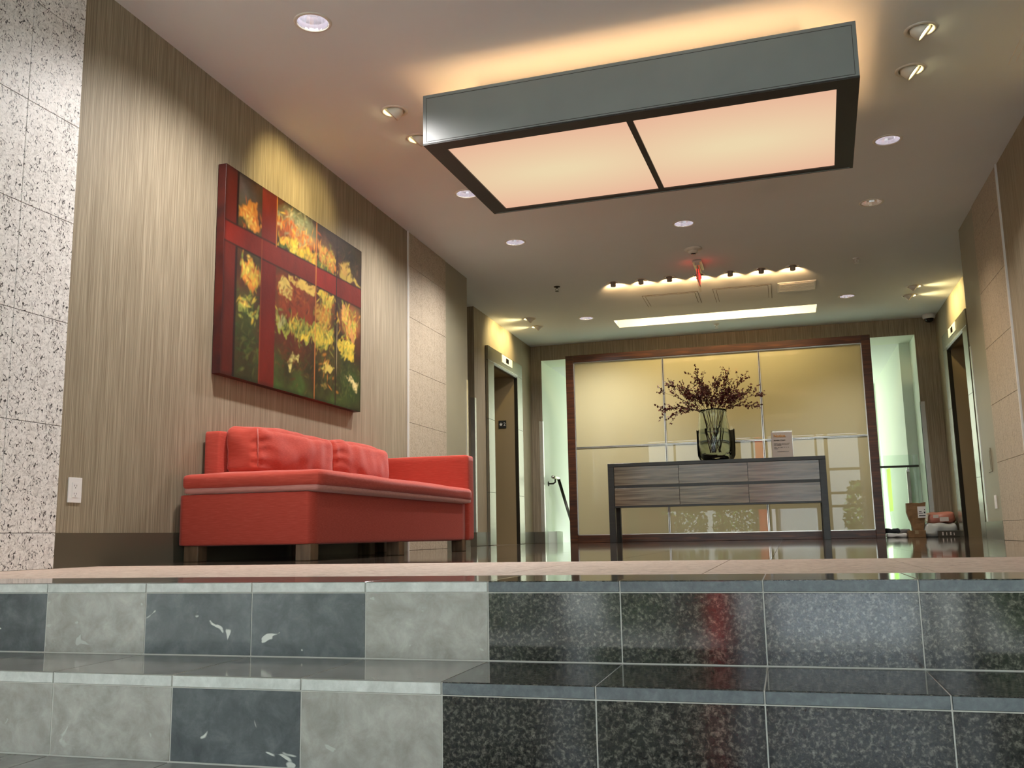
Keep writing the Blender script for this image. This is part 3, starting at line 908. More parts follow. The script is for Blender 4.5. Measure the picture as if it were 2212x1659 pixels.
# smoke detector
t = thing('smoke_detector', 'round white smoke detector on the ceiling before the exit sign', 'smoke detector', (-0.694, 8.80, ZC))
lathe('base', M['whitepaint'], [(0.0, 0.0), (0.085, 0.0), (0.085, -0.010), (0.060, -0.022), (0.045, -0.026)], t, n=32)
lathe('sensor_head', M['whitepaint'], [(0.05, -0.024), (0.045, -0.042), (0.03, -0.052), (0, -0.052)], t, n=32)
lathe('lens', M['black'], [(0.026, -0.0515), (0.024, -0.056), (0, -0.056)], t, n=20)
# exit sign seen edge-on
t = thing('exit_sign', 'ceiling hung exit sign seen edge-on with red letters', 'exit sign', (-0.694, 9.35, ZC))
box('canopy', M['alu'], (-0.045, 0.045, -0.16, 0.16, -0.022, -0.0005), t, 0.003)
box('lamp_housing', M['alu'], (-0.022, 0.022, -0.16, 0.16, -0.055, -0.022), t, 0.002)
box('sign_panel', M['acrylic'], (-0.008, 0.008, -0.155, 0.155, -0.25, -0.055), t, 0.001)
box('red_field', mat('exit_backing', (0.35, 0.33, 0.31), 0.4), (-0.004, 0.004, -0.15, 0.15, -0.20, -0.06), t)
text('lettering', 'EXIT', M['exitred'], 0.15, (0.0095, 0.0, -0.145), (PI / 2, 0, PI / 2), t, bold=0.002)
text('lettering', 'EXIT', M['exitred'], 0.15, (-0.0095, 0.0, -0.145), (PI / 2, 0, -PI / 2), t, bold=0.002)
pl = bpy.data.lights.new('exit_glow', 'POINT'); pl.energy = 0.035; pl.color = (1, 0.05, 0.03); pl.shadow_soft_size = 0.02
for sx_ in (-1, 1):
    po = bpy.data.objects.new('exit_glow', pl); COL.objects.link(po); po.location = (-0.694 + sx_ * 0.07, 9.25, ZC - 0.09)
# sprinklers
for (x, y, lb) in ((-2.248, 9.709, 'small bronze sprinkler head at left, before the left lift'), (0.838, 9.668, 'small sprinkler head at right beyond the amber downlight'), (-0.714, 12.25, 'small sprinkler head over the cream glass screen')):
    t = thing('sprinkler_head', lb, 'sprinkler', (x, y, ZC))
    mm = M['darkmetal'] if x < -2 else M['white_metal']
    lathe('escutcheon', mm, [(0, 0), (0.036, 0.0), (0.034, -0.006), (0.012, -0.010), (0.010, -0.02), (0, -0.02)], t, n=20)
    bm = bmesh.new()
    add_tube(bm, [(0.010, 0, -0.018), (0.016, 0, -0.032), (0.004, 0, -0.05)], 0.0028, 6)
    add_tube(bm, [(-0.010, 0, -0.018), (-0.016, 0, -0.032), (-0.004, 0, -0.05)], 0.0028, 6)
    link('yoke', tomesh(bm, 'yoke'), mm, t)
    lathe('deflector', mm, [(0, -0.05), (0.02, -0.051), (0.02, -0.054), (0, -0.054)], t, n=16)
# dome camera
t = thing('dome_camera', 'small white dome security camera in the upper right corner of the far wall', 'security camera', (1.90, 12.64, ZC))
lathe('mount', M['white'], [(0, 0), (0.075, 0), (0.078, -0.03), (0.072, -0.05), (0.055, -0.055), (0, -0.055)], t, n=32)
lathe('dome', M['black'], [(0.056, -0.054), (0.05, -0.08), (0.03, -0.098), (0, -0.104)], t, n=28)

# ------------------------------------------------------------------ hanging light box
lb = thing('ceiling_light_box', 'big rectangular grey light box with two glowing diffuser panels under the ceiling', 'light fixture', (-0.673, 5.39, 2.348), -0.036)
HX, HY, HH = 1.19, 0.628, 0.303
wt = 0.012
box('front_panel', M['boxgrey'], (-HX, HX, -HY, -HY + wt, 0, HH), lb, 0.001)
box('back_panel', M['boxgrey'], (-HX, HX, HY - wt, HY, 0, HH), lb, 0.001)
box('side_panel', M['boxgrey'], (-HX, -HX + wt, -HY + wt, HY - wt, 0, HH), lb, 0.001)
box('side_panel', M['boxgrey'], (HX - wt, HX, -HY + wt, HY - wt, 0, HH), lb, 0.001)
boxes('face_bead', M['boxdark'], [(-HX + 0.02, HX - 0.02, -HY - 0.0012, -HY, HH - 0.022, HH - 0.0195), (-HX + 0.02, HX - 0.02, -HY - 0.0012, -HY, 0.0145, 0.017), (-HX + 0.02, -HX + 0.0225, -HY - 0.0012, -HY, 0.017, HH - 0.022), (HX - 0.0225, HX - 0.02, -HY - 0.0012, -HY, 0.017, HH - 0.022)], lb)
fw = 0.11
boxes('bottom_frame', M['boxdark'], [(-HX, HX, -HY, -HY + fw * 0.9, -0.004, 0.006), (-HX, HX, HY - fw * 0.6, HY, -0.004, 0.006), (-HX, -HX + fw, -HY + fw * 0.9, HY - fw * 0.6, -0.004, 0.006), (HX - fw, HX, -HY + fw * 0.9, HY - fw * 0.6, -0.004, 0.006)], lb)
box('bottom_mullion', M['boxdark'], (-0.0175, 0.0175, -HY + fw * 0.9, HY - fw * 0.6, -0.004, 0.006), lb)
box('rear_bead', M['boxgrey'], (-HX + 0.02, HX - 0.02, HY - 0.02, HY - 0.016, -0.0075, -0.004), lb)
for sx_ in (-1, 1):
    a, b = sorted((0.0175 * sx_, (HX - fw) * sx_))
    dd = box('diffuser', M['diffuser'], (a, b, -HY + fw * 0.9, HY - fw * 0.6, 0.004, 0.008), lb)
bot = box('inner_tray', M['white'], (-HX + wt, HX - wt, -HY + wt, HY - wt, 0.10, 0.11), lb)
TI, TZ = 0.15, 0.16
for sy_ in (-1, 1):
    box('fluorescent_tube', M['box_top'], (-HX + 0.16, HX - 0.16, sy_ * (HY - TI) - 0.016, sy_ * (HY - TI) + 0.016, TZ, TZ + 0.032), lb, 0.006)
    box('fluorescent_tube', M['box_top'], (sy_ * (HX - TI) - 0.016, sy_ * (HX - TI) + 0.016, -HY + 0.2, HY - 0.2, TZ, TZ + 0.032), lb, 0.006)
    box('added_baffle', M['white'], (-HX + 0.22, HX - 0.22, sy_ * (HY - 0.22) - 0.004, sy_ * (HY - 0.22) + 0.004, 0.11, HH + 0.02), lb)  # unseen baffles added to cut off the tubes' spill on the ceiling
    box('added_baffle', M['white'], (sy_ * (HX - 0.22) - 0.004, sy_ * (HX - 0.22) + 0.004, -HY + 0.225, HY - 0.225, 0.11, HH + 0.02), lb)
for sx_ in (-0.7, 0.7):
    tube('suspension_rod', M['alu'], [(sx_, 0.15, 0.11), (sx_, 0.15, ZC - 2.348)], 0.008, lb, 8)

# ------------------------------------------------------------------ screen of cream back-painted glass in dark wood frame
YS = 12.307
SX0, SX1, SZ = -2.752, 1.146, 2.51
sc = thing('framed_glass_screen', 'large cream glass screen in dark wood frame behind the console', 'screen', ((SX0 + SX1) / 2, YS, 0))
o = sc.location
fwd, yb = 0.105, YS + 0.09
box('frame_stile', M['framewood'], (SX0, SX0 + fwd, YS - 0.03, yb, 0, SZ), sc, 0.003, off=o)
box('frame_stile', M['framewood'], (SX1 - fwd, SX1, YS - 0.03, yb, 0, SZ), sc, 0.003, off=o)
box('frame_top_rail', M['framewood'], (SX0 + fwd, SX1 - fwd, YS - 0.03, yb, SZ - fwd * 0.9, SZ), sc, 0.003, off=o)
box('frame_bottom_rail', M['framewood'], (SX0 + fwd, SX1 - fwd, YS - 0.03, yb, 0, 0.095), sc, 0.003, off=o)
box('back_board', M['framewood'], (SX0 + 0.02, SX1 - 0.02, yb, yb + 0.02, 0.02, SZ - 0.02), sc, off=o)
gx = [SX0 + fwd, -1.445, -0.21, SX1 - fwd]
gz = [0.095, 1.255, SZ - fwd * 0.9]
for i in range(3):
    for j in range(2):
        box('glass_panel', M['backglass'], (gx[i] + 0.004, gx[i + 1] - 0.004, YS + 0.012, YS + 0.022, gz[j] + 0.004, gz[j + 1] - 0.004), sc, off=o)
boxes('edge_bead', M['alu'], [(gx[0], gx[0] + 0.010, YS, YS + 0.012, gz[0], gz[2]), (gx[3] - 0.010, gx[3], YS, YS + 0.012, gz[0], gz[2]), (gx[0], gx[3], YS, YS + 0.012, gz[0], gz[0] + 0.010), (gx[0], gx[3], YS, YS + 0.012, gz[2] - 0.010, gz[2])], sc, off=o)
for i in (1, 2):
    boxes('vertical_divider', M['alu'], [(gx[i] - 0.012, gx[i] - 0.004, YS + 0.004, YS + 0.02, gz[0], gz[2]), (gx[i] + 0.004, gx[i] + 0.012, YS + 0.004, YS + 0.02, gz[0], gz[2])], sc, off=o)
boxes('horizontal_divider', M['alu'], [(gx[0], gx[3], YS + 0.003, YS + 0.019, gz[1] + 0.003, gz[1] + 0.010), (gx[0], gx[3], YS + 0.003, YS + 0.019, gz[1] - 0.010, gz[1] - 0.003)], sc, off=o)

# ------------------------------------------------------------------ console
YC0, YC1 = 11.40, 11.86
CX0, CX1, CZ = -2.063, 0.482, 0.957
co = thing('drawer_console', 'long dark console table with six grey wood drawers before the cream screen', 'console table', ((CX0 + CX1) / 2, (YC0 + YC1) / 2, 0))
o = co.location
box('top', M['console_frame'], (CX0, CX1, YC0, YC1, CZ - 0.042, CZ), co, 0.002, off=o)
for xx in (CX0, CX1 - 0.075):
    for yy in (YC0, YC1 - 0.075):
        box('leg', M['console_frame'], (xx, xx + 0.075, yy, yy + 0.075, 0, CZ - 0.042), co, 0.002, off=o)
box('carcass', M['console_frame'], (CX0 + 0.075, CX1 - 0.075, YC0 + 0.025, YC1 - 0.01, 0.425, CZ - 0.042), co, off=o)
boxes('rail', M['console_frame'], [(CX0 + 0.075, CX1 - 0.075, YC0 + 0.008, YC0 + 0.03, 0.655, 0.685), (CX0 + 0.075, CX1 - 0.075, YC0 + 0.008, YC0 + 0.03, 0.42, 0.438)], co, off=o)
for xx in (CX0, CX1 - 0.075):
    box('side_panel', M['console_frame'], (xx + 0.02, xx + 0.055, YC0 + 0.075, YC1 - 0.075, 0.425, CZ - 0.042), co, off=o)
dx = [CX0 + 0.075, -1.203, -0.397, CX1 - 0.075]
for i in range(3):
    for (za, zb) in ((0.438, 0.655), (0.685, 0.913)):
        box('drawer', M['drawer'], (dx[i] + 0.0025, dx[i + 1] - 0.0025, YC0 + 0.004, YC0 + 0.026, za + 0.002, zb - 0.002), co, 0.001, off=o)

# ------------------------------------------------------------------ vases
VX, VY = -0.755, 11.56
t = thing('glass_vase', 'tall thick clear glass vase on the console, before the black vase', 'vase', (VX - 0.015, VY, CZ))
prof = [(0, 0.0), (0.14, 0.0), (0.175, 0.02), (0.192, 0.08), (0.196, 0.2), (0.194, 0.32), (0.186, 0.42), (0.172, 0.52), (0.164, 0.58), (0.165, 0.615),
        (0.158, 0.617), (0.152, 0.58), (0.158, 0.52), (0.170, 0.42), (0.176, 0.32), (0.178, 0.2), (0.172, 0.10), (0.14, 0.055), (0.06, 0.05), (0, 0.07)]
vz = lathe('vase_body', M['vase'], prof, t, n=56)
for v in vz.data.vertices:
    a = math.atan2(v.co.y, v.co.x)
    f = 1 + 0.03 * math.sin(3 * a + v.co.z * 9) * (1 if v.co.z > 0.03 else 0) + 0.022 * math.sin(5 * a - v.co.z * 17)
    v.co.x *= f; v.co.y *= f
lathe('water', M['water'], [(0, 0.071), (0.06, 0.052), (0.14, 0.057), (0.171, 0.101), (0.177, 0.2), (0.175, 0.32), (0.171, 0.38), (0, 0.38)], t, n=56)
t = thing('black_vase', 'low glossy black vase standing behind the clear glass vase', 'vase', (VX, VY + 0.05, CZ))
t.location.y = VY + 0.0
bv = lathe('sleeve_body', M['blackmat'], [(0, 0.0), (0.15, 0.0), (0.20, 0.015), (0.222, 0.06), (0.226, 0.14), (0.226, 0.37), (0.221, 0.378), (0.216, 0.37), (0.216, 0.06), (0, 0.05)], t, n=48)
# the black vase is a half shell cupped round the back of the clear one
bmv = bmesh.new(); bmv.from_mesh(bv.data)
bmesh.ops.delete(bmv, geom=[f for f in bmv.faces if (f.calc_center_median().y < -0.03 or abs(f.calc_center_median().x) < 0.15) and f.calc_center_median().z > 0.0], context='FACES')
bmv.to_mesh(bv.data); bmv.free()
t['label'] = 'glossy black sleeve cupped round the back of the clear glass vase'
t.name = 'vase_sleeve'

# branches
leaf_me = None
rb = random.Random(11)
def branch(tip, label, n_leaf, origin=None, density=1.0):
    ox, oz = (tip[0] - 1540) / 175.0, (tip[1] - 881) / -175.0
    base = Vector((rb.uniform(-0.05, 0.05), rb.uniform(-0.05, 0.05), 0.10))
    rim = Vector((max(-0.125, min(0.125, ox * 0.32)), rb.uniform(-0.07, 0.07), 0.60))
    end = Vector((ox, rb.uniform(-0.22, 0.18), 0.625 + oz))
    mid = rim.lerp(end, 0.5) + Vector((0, 0, 0.05 + abs(ox) * 0.06))
    root = thing('leafy_branch', label, 'branch', (VX - 0.015, VY, CZ), group='burgundy branches in the vase')
    P = []
    for i in range(13):
        f = i / 12
        if f < 0.35:
            g = f / 0.35
            P.append(base.lerp(rim, g))
        else:
            g = (f - 0.35) / 0.65
            P.append((1 - g) ** 2 * rim + 2 * g * (1 - g) * mid + g * g * end)
    tube('stem', M['twig'], P, [0.0045 - 0.0003 * i for i in range(13)], root, 5)
    bm = bmesh.new()
    tw = bmesh.new()
    for q in range(int(n_leaf * 1.5) // 7):
        i = rb.randint(5, 11)
        st_ = P[i].lerp(P[i + 1], rb.random())
        dirv = (P[i + 1] - P[i]).normalized()
        dv = (dirv + Vector((rb.uniform(-1, 1), rb.uniform(-1, 1), rb.uniform(-0.6, 0.9))) * 0.75).normalized()
        ln = rb.uniform(0.07, 0.19)
        en = st_ + dv * ln
        add_tube(tw, [st_, st_.lerp(en, 0.5) + Vector((0, 0, 0.008)), en], 0.0015, 4)
        for k2 in range(7):
            f = (k2 + 0.8) / 7
            c = st_.lerp(en, f) + Vector((rb.uniform(-1, 1), rb.uniform(-1, 1), rb.uniform(-1, 1))) * 0.014
            sz = rb.uniform(0.011, 0.021)
            u = Vector((rb.uniform(-1, 1), rb.uniform(-1, 1), rb.uniform(-1, 1))).normalized()
            v = u.orthogonal().normalized()
            nn = u.cross(v) * sz * 0.25
            pts = [c - u * sz, c - u * sz * 0.2 + v * sz * 0.75 + nn, c + u * sz * 1.1, c - u * sz * 0.2 - v * sz * 0.75 + nn]
            vs = [bm.verts.new(p) for p in pts]
            bm.faces.new((vs[0], vs[1], vs[2])); bm.faces.new((vs[0], vs[2], vs[3]))
    o1 = link('twigs', tomesh(tw, 'twigs'), M['twig'], root)
    o1['kind'] = 'stuff'
    o2 = link('leaves', tomesh(bm, 'leaves'), M['leafred'], root)
    o2['kind'] = 'stuff'
TIPS = [((1425, 880), 'burgundy branch reaching lowest and farthest left', 84), ((1430, 842), 'burgundy branch reaching upper far left', 63), ((1452, 828), 'burgundy branch with forked tip at upper left', 77),
        ((1478, 832), 'burgundy branch at left, third to rise above the rest', 91), ((1510, 808), 'burgundy branch with the high tip left of centre', 98), ((1500, 850), 'short bushy burgundy branch left of the vase mouth', 105),
        ((1462, 893), 'burgundy branch drooping beside the left rim of the vase', 63), ((1553, 824), 'burgundy branch rising straight above the vase mouth', 105), ((1530, 845), 'dense short burgundy branch directly over the vase', 119),
        ((1580, 800), 'tallest burgundy branch, right of centre', 70), ((1605, 818), 'burgundy branch with high tip at upper right', 91), ((1620, 842), 'burgundy branch reaching right below the upper tips', 84),
        ((1642, 860), 'burgundy branch reaching farthest right', 56), ((1630, 882), 'burgundy branch drooping low at the right', 63), ((1572, 850), 'dense short burgundy branch right of the vase mouth', 133), ((1590, 862), 'bushy burgundy branch leaning low over the right rim', 112), ((1515, 835), 'bushy burgundy branch just left of centre', 119)]
for tp, lb_, nl in TIPS:
    branch(tp, lb_, nl)

# notice stand
nx0, nx1, nz0, nz1 = -0.112, 0.135, CZ, CZ + 0.315
t = thing('notice_stand', 'clear acrylic stand with a printed notice at the right end of the console', 'sign', ((nx0 + nx1) / 2, 11.62, CZ))
hw = (nx1 - nx0) / 2
box('acrylic_sheet', M['acrylic'], (-hw, hw, 0.000, 0.003, 0.0, 0.345), t)
box('acrylic_foot', M['acrylic'], (-hw, hw, -0.01, 0.07, 0.0, 0.003), t)
box('paper', M['paper'], (-hw + 0.004, hw - 0.004, -0.0015, -0.0005, 0.012, 0.315), t)
yy = -0.0022
text('heading', 'Notice.', M['orange'], 0.048, (-hw + 0.03, yy, 0.27), (PI / 2, 0, 0), t, 'LEFT', bold=0.0008)
text('subheading', 'Attention - Tenants', M['ink'], 0.0165, (-hw + 0.03, yy, 0.218), (PI / 2, 0, 0), t, 'LEFT', bold=0.0005)
bars = []
for zz, ws in ((0.18, [0.045, 0.03, 0.05, 0.04]), (0.168, [0.03, 0.05, 0.02, 0.055]), (0.156, [0.02, 0.06])):
    xx = -hw + 0.03
    for w_ in ws:
        bars.append((xx, xx + w_, yy - 0.0003, yy + 0.0008, zz - 0.0018, zz + 0.0018)); xx += w_ + 0.006
for zz, ws in ((0.132, [0.03, 0.022, 0.028, 0.012, 0.012, 0.016]), (0.118, [0.045])):
    xx = -hw + 0.03
    for w_ in ws:
        bars.append((xx, xx + w_, yy - 0.0003, yy + 0.0008, zz - 0.0025, zz + 0.0025)); xx += w_ + 0.010
bars.append((-0.06, 0.075, yy - 0.0003, yy + 0.0008, 0.080, 0.083))
boxes('print_lines', M['ink'], bars, t)

# ------------------------------------------------------------------ sofa
sf = thing('sofa', 'long coral red velvet sofa with one arm and wooden block feet against the left wall', 'sofa', (-2.66, 5.5, 0))
o = sf.location
BX0, BX1, BY0, BY1 = -3.045, -2.285, 4.27, 6.62
soft_box('base', M['velvet'], (BX0, BX1, BY0, BY1 + 0.05, 0.080, 0.350), 0.014, (0.004, 0.003, 0.0), 16, sf, o)
sc_ = soft_box('seat_cushion', M['velvet'], (-3.02, -2.220, 4.238, 6.652, 0.368, 0.455), 0.030, (0.012, 0.012, 0.018), 30, sf, o, wr=0.005, wscale=5)
soft_box('backrest', M['velvet'], (-3.05, -2.945, 4.475, 6.74, 0.36, 0.708), 0.018, (0.003, 0.004, 0.003), 12, sf, o)
soft_box('back_cushion', M['velvet'], (-2.94, -2.745, 4.505, 5.44, 0.462, 0.725), 0.040, (0.030, 0.016, 0.022), 30, sf, o, wr=0.012, wscale=9, seed=1, pleat=0.004)
soft_box('back_cushion', M['velvet'], (-2.94, -2.755, 5.448, 6.34, 0.462, 0.740), 0.040, (0.030, 0.016, 0.018), 30, sf, o, wr=0.012, wscale=9, seed=4, pleat=0.005)
soft_box('arm', M['velvet'], (-3.045, -2.262, 6.665, 6.80, 0.08, 0.712), 0.018, (0.004, 0.006, 0.004), 18, sf, o)
# welts
def welt(name, pts, r=0.0042):
    tube(name, M['welt'], [sub(p, o) for p in pts], r, sf, 8)
sub_ = sc_.children
def rrect(x0, x1, y0, y1, z, r=0.03, n=6):
    P = []
    for (cx, cy, a0) in ((x1 - r, y1 - r, 0), (x0 + r, y1 - r, PI / 2), (x0 + r, y0 + r, PI), (x1 - r, y0 + r, 3 * PI / 2)):
        for i in range(n + 1):
            a = a0 + i * PI / 2 / n
            P.append((cx + r * math.cos(a), cy + r * math.sin(a), z))
    P.append(P[0])
    return P
soft_box('cushion_underside', M['underside_lit'], (-3.01, -2.228, 4.245, 6.645, 0.346, 0.384), 0.018, (0.006, 0.006, 0.0), 20, sf, o)  # pale band imitates floor light caught under the seat cushion
welt('welt', [(-2.745, 4.53, 0.50), (-2.738, 4.517, 0.58), (-2.742, 4.52, 0.66), (-2.752, 4.53, 0.71)], 0.003)
for (fx, fy) in ((-3.03, 4.30), (-2.375, 4.29), (-2.375, 5.42), (-2.375, 6.60), (-3.03, 5.42), (-3.03, 6.68), (-2.70, 5.70)):
    box('foot', M['woodleg'], (fx, fx + 0.085, fy, fy + 0.085, 0, 0.085), sf, 0.003, off=o)

# ------------------------------------------------------------------ wall outlet / switches
def outlet(name, label, s, y, z, w_, h_, slots=True):
    t = thing(name, label, 'outlet' if slots else 'switch', (mirror(s, XL), y, z))
    d = 1 if s < 0 else -1
    a, b = sorted((0.0, 0.006 * d))
    box('cover_plate', M['white'], (a, b, -w_ / 2, w_ / 2, -h_ / 2, h_ / 2), t, 0.002, 2)
    a, b = sorted((0.006 * d, 0.0075 * d))
    box('insert', M['white'], (a, b, -w_ * 0.24, w_ * 0.24, -h_ * 0.30, h_ * 0.30), t, 0.0005)
    if slots:
        a, b = sorted((0.0075 * d, 0.0078 * d))
        bs = []
        for zz in (-0.018, 0.018):
            bs += [(a, b, -0.0075, -0.0055, zz - 0.002, zz + 0.006), (a, b, 0.0055, 0.0075, zz - 0.002, zz + 0.006), (a, b, -0.002, 0.002, zz - 0.010, zz - 0.006)]
        boxes('socket_slots', M['blackmat'], bs, t)
    return t
outlet('wall_outlet', 'white double power outlet on the striped wallpaper near the stone pier', -1, 3.525, 0.343, 0.083, 0.112)
outlet('wall_switch', 'small white switch plate low on the right painted wall', 1, 8.60, 0.31, 0.07, 0.11, False)
t = thing('wall_panel_cover', 'flush grey cover plate on the right painted wall above the white switch', 'cover plate', (XR, 8.68, 0.66))
box('cover', M['paint'], (-0.006, 0, -0.06, 0.06, -0.10, 0.10), t, 0.002)
box('inset', M['paint'], (-0.009, -0.006, -0.045, 0.045, -0.08, 0.08), t, 0.002)

# ------------------------------------------------------------------ painting
def painting():
    NU, NV = 340, 240
    u, v = np.meshgrid((np.arange(NU) + 0.5) / NU, (np.arange(NV) + 0.5) / NV)
    rg = np.random.RandomState(5)
    def vn(uu, vv, fx, fy, seed):
        r = np.random.RandomState(seed)
        g = r.rand(int(fy) + 4, int(fx) + 4)
        x = np.clip(uu, -0.1, 1.1) * fx + 1; y = np.clip(vv, -0.1, 1.1) * fy + 1
        x = np.clip(x, 0, g.shape[1] - 2.001); y = np.clip(y, 0, g.shape[0] - 2.001)
        xi, yi = x.astype(int), y.astype(int)
        xf, yf = x - xi, y - yi
        xf = xf * xf * (3 - 2 * xf); yf = yf * yf * (3 - 2 * yf)
        return (g[yi, xi] * (1 - xf) + g[yi, xi + 1] * xf) * (1 - yf) + (g[yi + 1, xi] * (1 - xf) + g[yi + 1, xi + 1] * xf) * yf
    def fbm(uu, vv, fx, fy, seed, o=4):
        s = 0; a = 0.5; t = 0
        for i in range(o):
            s = s + a * vn(uu, vv, fx * 2 ** i, fy * 2 ** i, seed + i); t += a; a *= 0.55
        return s / t
    img = np.zeros((NV, NU, 3))
    def mix(mask, col):
        nonlocal img
        mask = np.clip(mask, 0, 1)[..., None]
        c = np.array(col)
        img = img * (1 - mask) + c * mask
    n1 = fbm(u, v, 6, 5, 10); n2 = fbm(u, v, 9, 7, 30); n3 = fbm(u + v * 0.3, v, 26, 9, 50); n4 = fbm(u, v, 40, 40, 70, 3)
    img[:] = (0.040, 0.020, 0.008)
    mix((n1 - 0.4) * 3, (0.10, 0.028, 0.010))
    mix((n2 - 0.52) * 4, (0.075, 0.06, 0.015))
    mix((0.33 - v) * 2.2 * (0.3 + n2), (0.040, 0.065, 0.012))
    mix(np.clip((0.25 - v) * 4, 0, 1) * (n1 - 0.45) * 5, (0.06, 0.12, 0.02))
    def region(cx, cy, rx, ry, col, st=1.0, soft=0.5, seed=1):
        wu = u + (fbm(u, v, 12, 10, seed * 13 + 5) - 0.5) * 0.09; wv = v + (fbm(u, v, 12, 10, seed * 17 + 9) - 0.5) * 0.10
        d = np.sqrt(((wu - cx) / rx) ** 2 + ((wv - cy) / ry) ** 2)
        mix(np.clip((1 - d) / soft, 0, 1) * st, col)
    def poly(pts, col, warp=0.03, soft=0.008, seed=1, st=1.0, fr=26):
        wu = u + (fbm(u, v, fr, fr * 0.7, seed * 11 + 100, 3) - 0.5) * warp
        wv = v + (fbm(u, v, fr, fr * 0.7, seed * 19 + 200, 3) - 0.5) * warp * 2.0
        sd = np.full(u.shape, 1e9); ins = np.zeros(u.shape, bool)
        for (x0, y0), (x1, y1) in zip(pts, pts[1:] + pts[:1]):
            ex, ey = x1 - x0, y1 - y0
            t = np.clip(((wu - x0) * ex + (wv - y0) * ey) / (ex * ex + ey * ey + 1e-12), 0, 1)
            sd = np.minimum(sd, np.hypot(wu - x0 - t * ex, wv - y0 - t * ey))
            c = ((y0 > wv) != (y1 > wv)) & (wu < (x1 - x0) * (wv - y0) / (y1 - y0 + 1e-12) + x0)
            ins ^= c
        s = np.where(ins, sd, -sd)
        m_ = np.clip(s / soft + 0.5, 0, 1) * st
        mix(m_, col)
        return m_
    # warm depths
    region(0.46, 0.47, 0.20, 0.20, (0.34, 0.055, 0.012), 0.95, 0.6, 1)
    region(0.44, 0.27, 0.16, 0.14, (0.16, 0.028, 0.010), 0.8, 0.8, 2)
    region(0.46, 0.92, 0.17, 0.10, (0.24, 0.27, 0.17), 0.9, 0.7, 3)
    region(0.53, 0.88, 0.13, 0.06, (0.55, 0.36, 0.16), 0.7, 0.7, 4)
    region(0.38, 0.87, 0.10, 0.07, (0.50, 0.11, 0.03), 0.9, 0.7, 5)
    region(0.50, 0.84, 0.13, 0.07, (0.66, 0.20, 0.03), 0.9, 0.8, 6)
    region(0.70, 0.90, 0.09, 0.06, (0.20, 0.11, 0.04), 0.9, 0.8, 7)
    region(0.12, 0.92, 0.10, 0.10, (0.12, 0.10, 0.08), 0.7, 0.8, 8)
    region(0.90, 0.92, 0.12, 0.12, (0.028, 0.018, 0.008), 0.9, 0.7, 9)
    region(0.68, 0.50, 0.09, 0.18, (0.34, 0.15, 0.03), 0.85, 0.8, 10)
    region(0.89, 0.52, 0.11, 0.14, (0.48, 0.16, 0.05), 0.9, 0.8, 11)
    region(0.14, 0.30, 0.10, 0.16, (0.05, 0.07, 0.015), 0.8, 0.8, 12)
    region(0.90, 0.15, 0.14, 0.18, (0.03, 0.075, 0.015), 0.8, 0.8, 13)
    region(0.70, 0.22, 0.10, 0.14, (0.12, 0.06, 0.015), 0.8, 0.8, 14)
    Y1_, Y2, Y3, OR = (0.90, 0.62, 0.04), (0.78, 0.48, 0.06), (0.55, 0.45, 0.06), (0.62, 0.22, 0.03)
    poly([(0.33, 0.785), (0.39, 0.80), (0.453, 0.835), (0.52, 0.815), (0.60, 0.81), (0.603, 0.745), (0.456, 0.752), (0.33, 0.765)], Y2, 0.05, 0.012, 1)
    poly([(0.40, 0.79), (0.453, 0.82), (0.52, 0.80), (0.60, 0.79), (0.60, 0.752), (0.48, 0.765)], Y1_, 0.05, 0.02, 2, 0.9)
    poly([(0.33, 0.762), (0.456, 0.757), (0.603, 0.748), (0.603, 0.735), (0.33, 0.735)], (0.06, 0.10, 0.015), 0.03, 0.01, 3)
    poly([(0.62, 0.885), (0.66, 0.87), (0.72, 0.85), (0.765, 0.82), (0.763, 0.765), (0.69, 0.775), (0.63, 0.79)], OR, 0.06, 0.012, 4)
    poly([(0.625, 0.84), (0.68, 0.85), (0.75, 0.80), (0.74, 0.775), (0.66, 0.785)], (0.80, 0.42, 0.12), 0.06, 0.02, 5, 0.8)
    poly([(0.62, 0.80), (0.70, 0.78), (0.765, 0.765), (0.765, 0.745), (0.62, 0.745)], (0.10, 0.16, 0.03), 0.04, 0.012, 6)
    poly([(0.087, 0.835), (0.13, 0.875), (0.195, 0.862), (0.20, 0.81), (0.183, 0.760), (0.12, 0.785), (0.085, 0.775)], OR, 0.05, 0.012, 7)
    poly([(0.10, 0.80), (0.15, 0.83), (0.185, 0.80), (0.18, 0.77), (0.11, 0.775)], (0.82, 0.62, 0.12), 0.04, 0.02, 8, 0.85)
    poly([(0.79, 0.842), (0.84, 0.88), (0.891, 0.87), (0.90, 0.80), (0.95, 0.785), (1.0, 0.765), (0.90, 0.762), (0.806, 0.762)], (0.60, 0.42, 0.08), 0.04, 0.012, 9)
    poly([(0.80, 0.83), (0.85, 0.86), (0.87, 0.80), (0.82, 0.78)], (0.70, 0.38, 0.10), 0.04, 0.02, 10, 0.7)
    poly([(0.115, 0.565), (0.16, 0.585), (0.21, 0.56), (0.205, 0.50), (0.178, 0.45), (0.113, 0.498)], OR, 0.05, 0.015, 11, 0.9)
    poly([(0.14, 0.53), (0.20, 0.53), (0.19, 0.47), (0.15, 0.47)], (0.62, 0.45, 0.05), 0.05, 0.02, 12, 0.85)
    poly([(0.336, 0.56), (0.368, 0.595), (0.40, 0.575), (0.438, 0.545), (0.43, 0.51), (0.399, 0.475), (0.345, 0.50)], (0.82, 0.62, 0.16), 0.03, 0.006, 13)
    poly([(0.407, 0.625), (0.50, 0.628), (0.606, 0.622), (0.601, 0.565), (0.55, 0.58), (0.48, 0.57), (0.42, 0.595)], (0.84, 0.60, 0.14), 0.05, 0.008, 14)
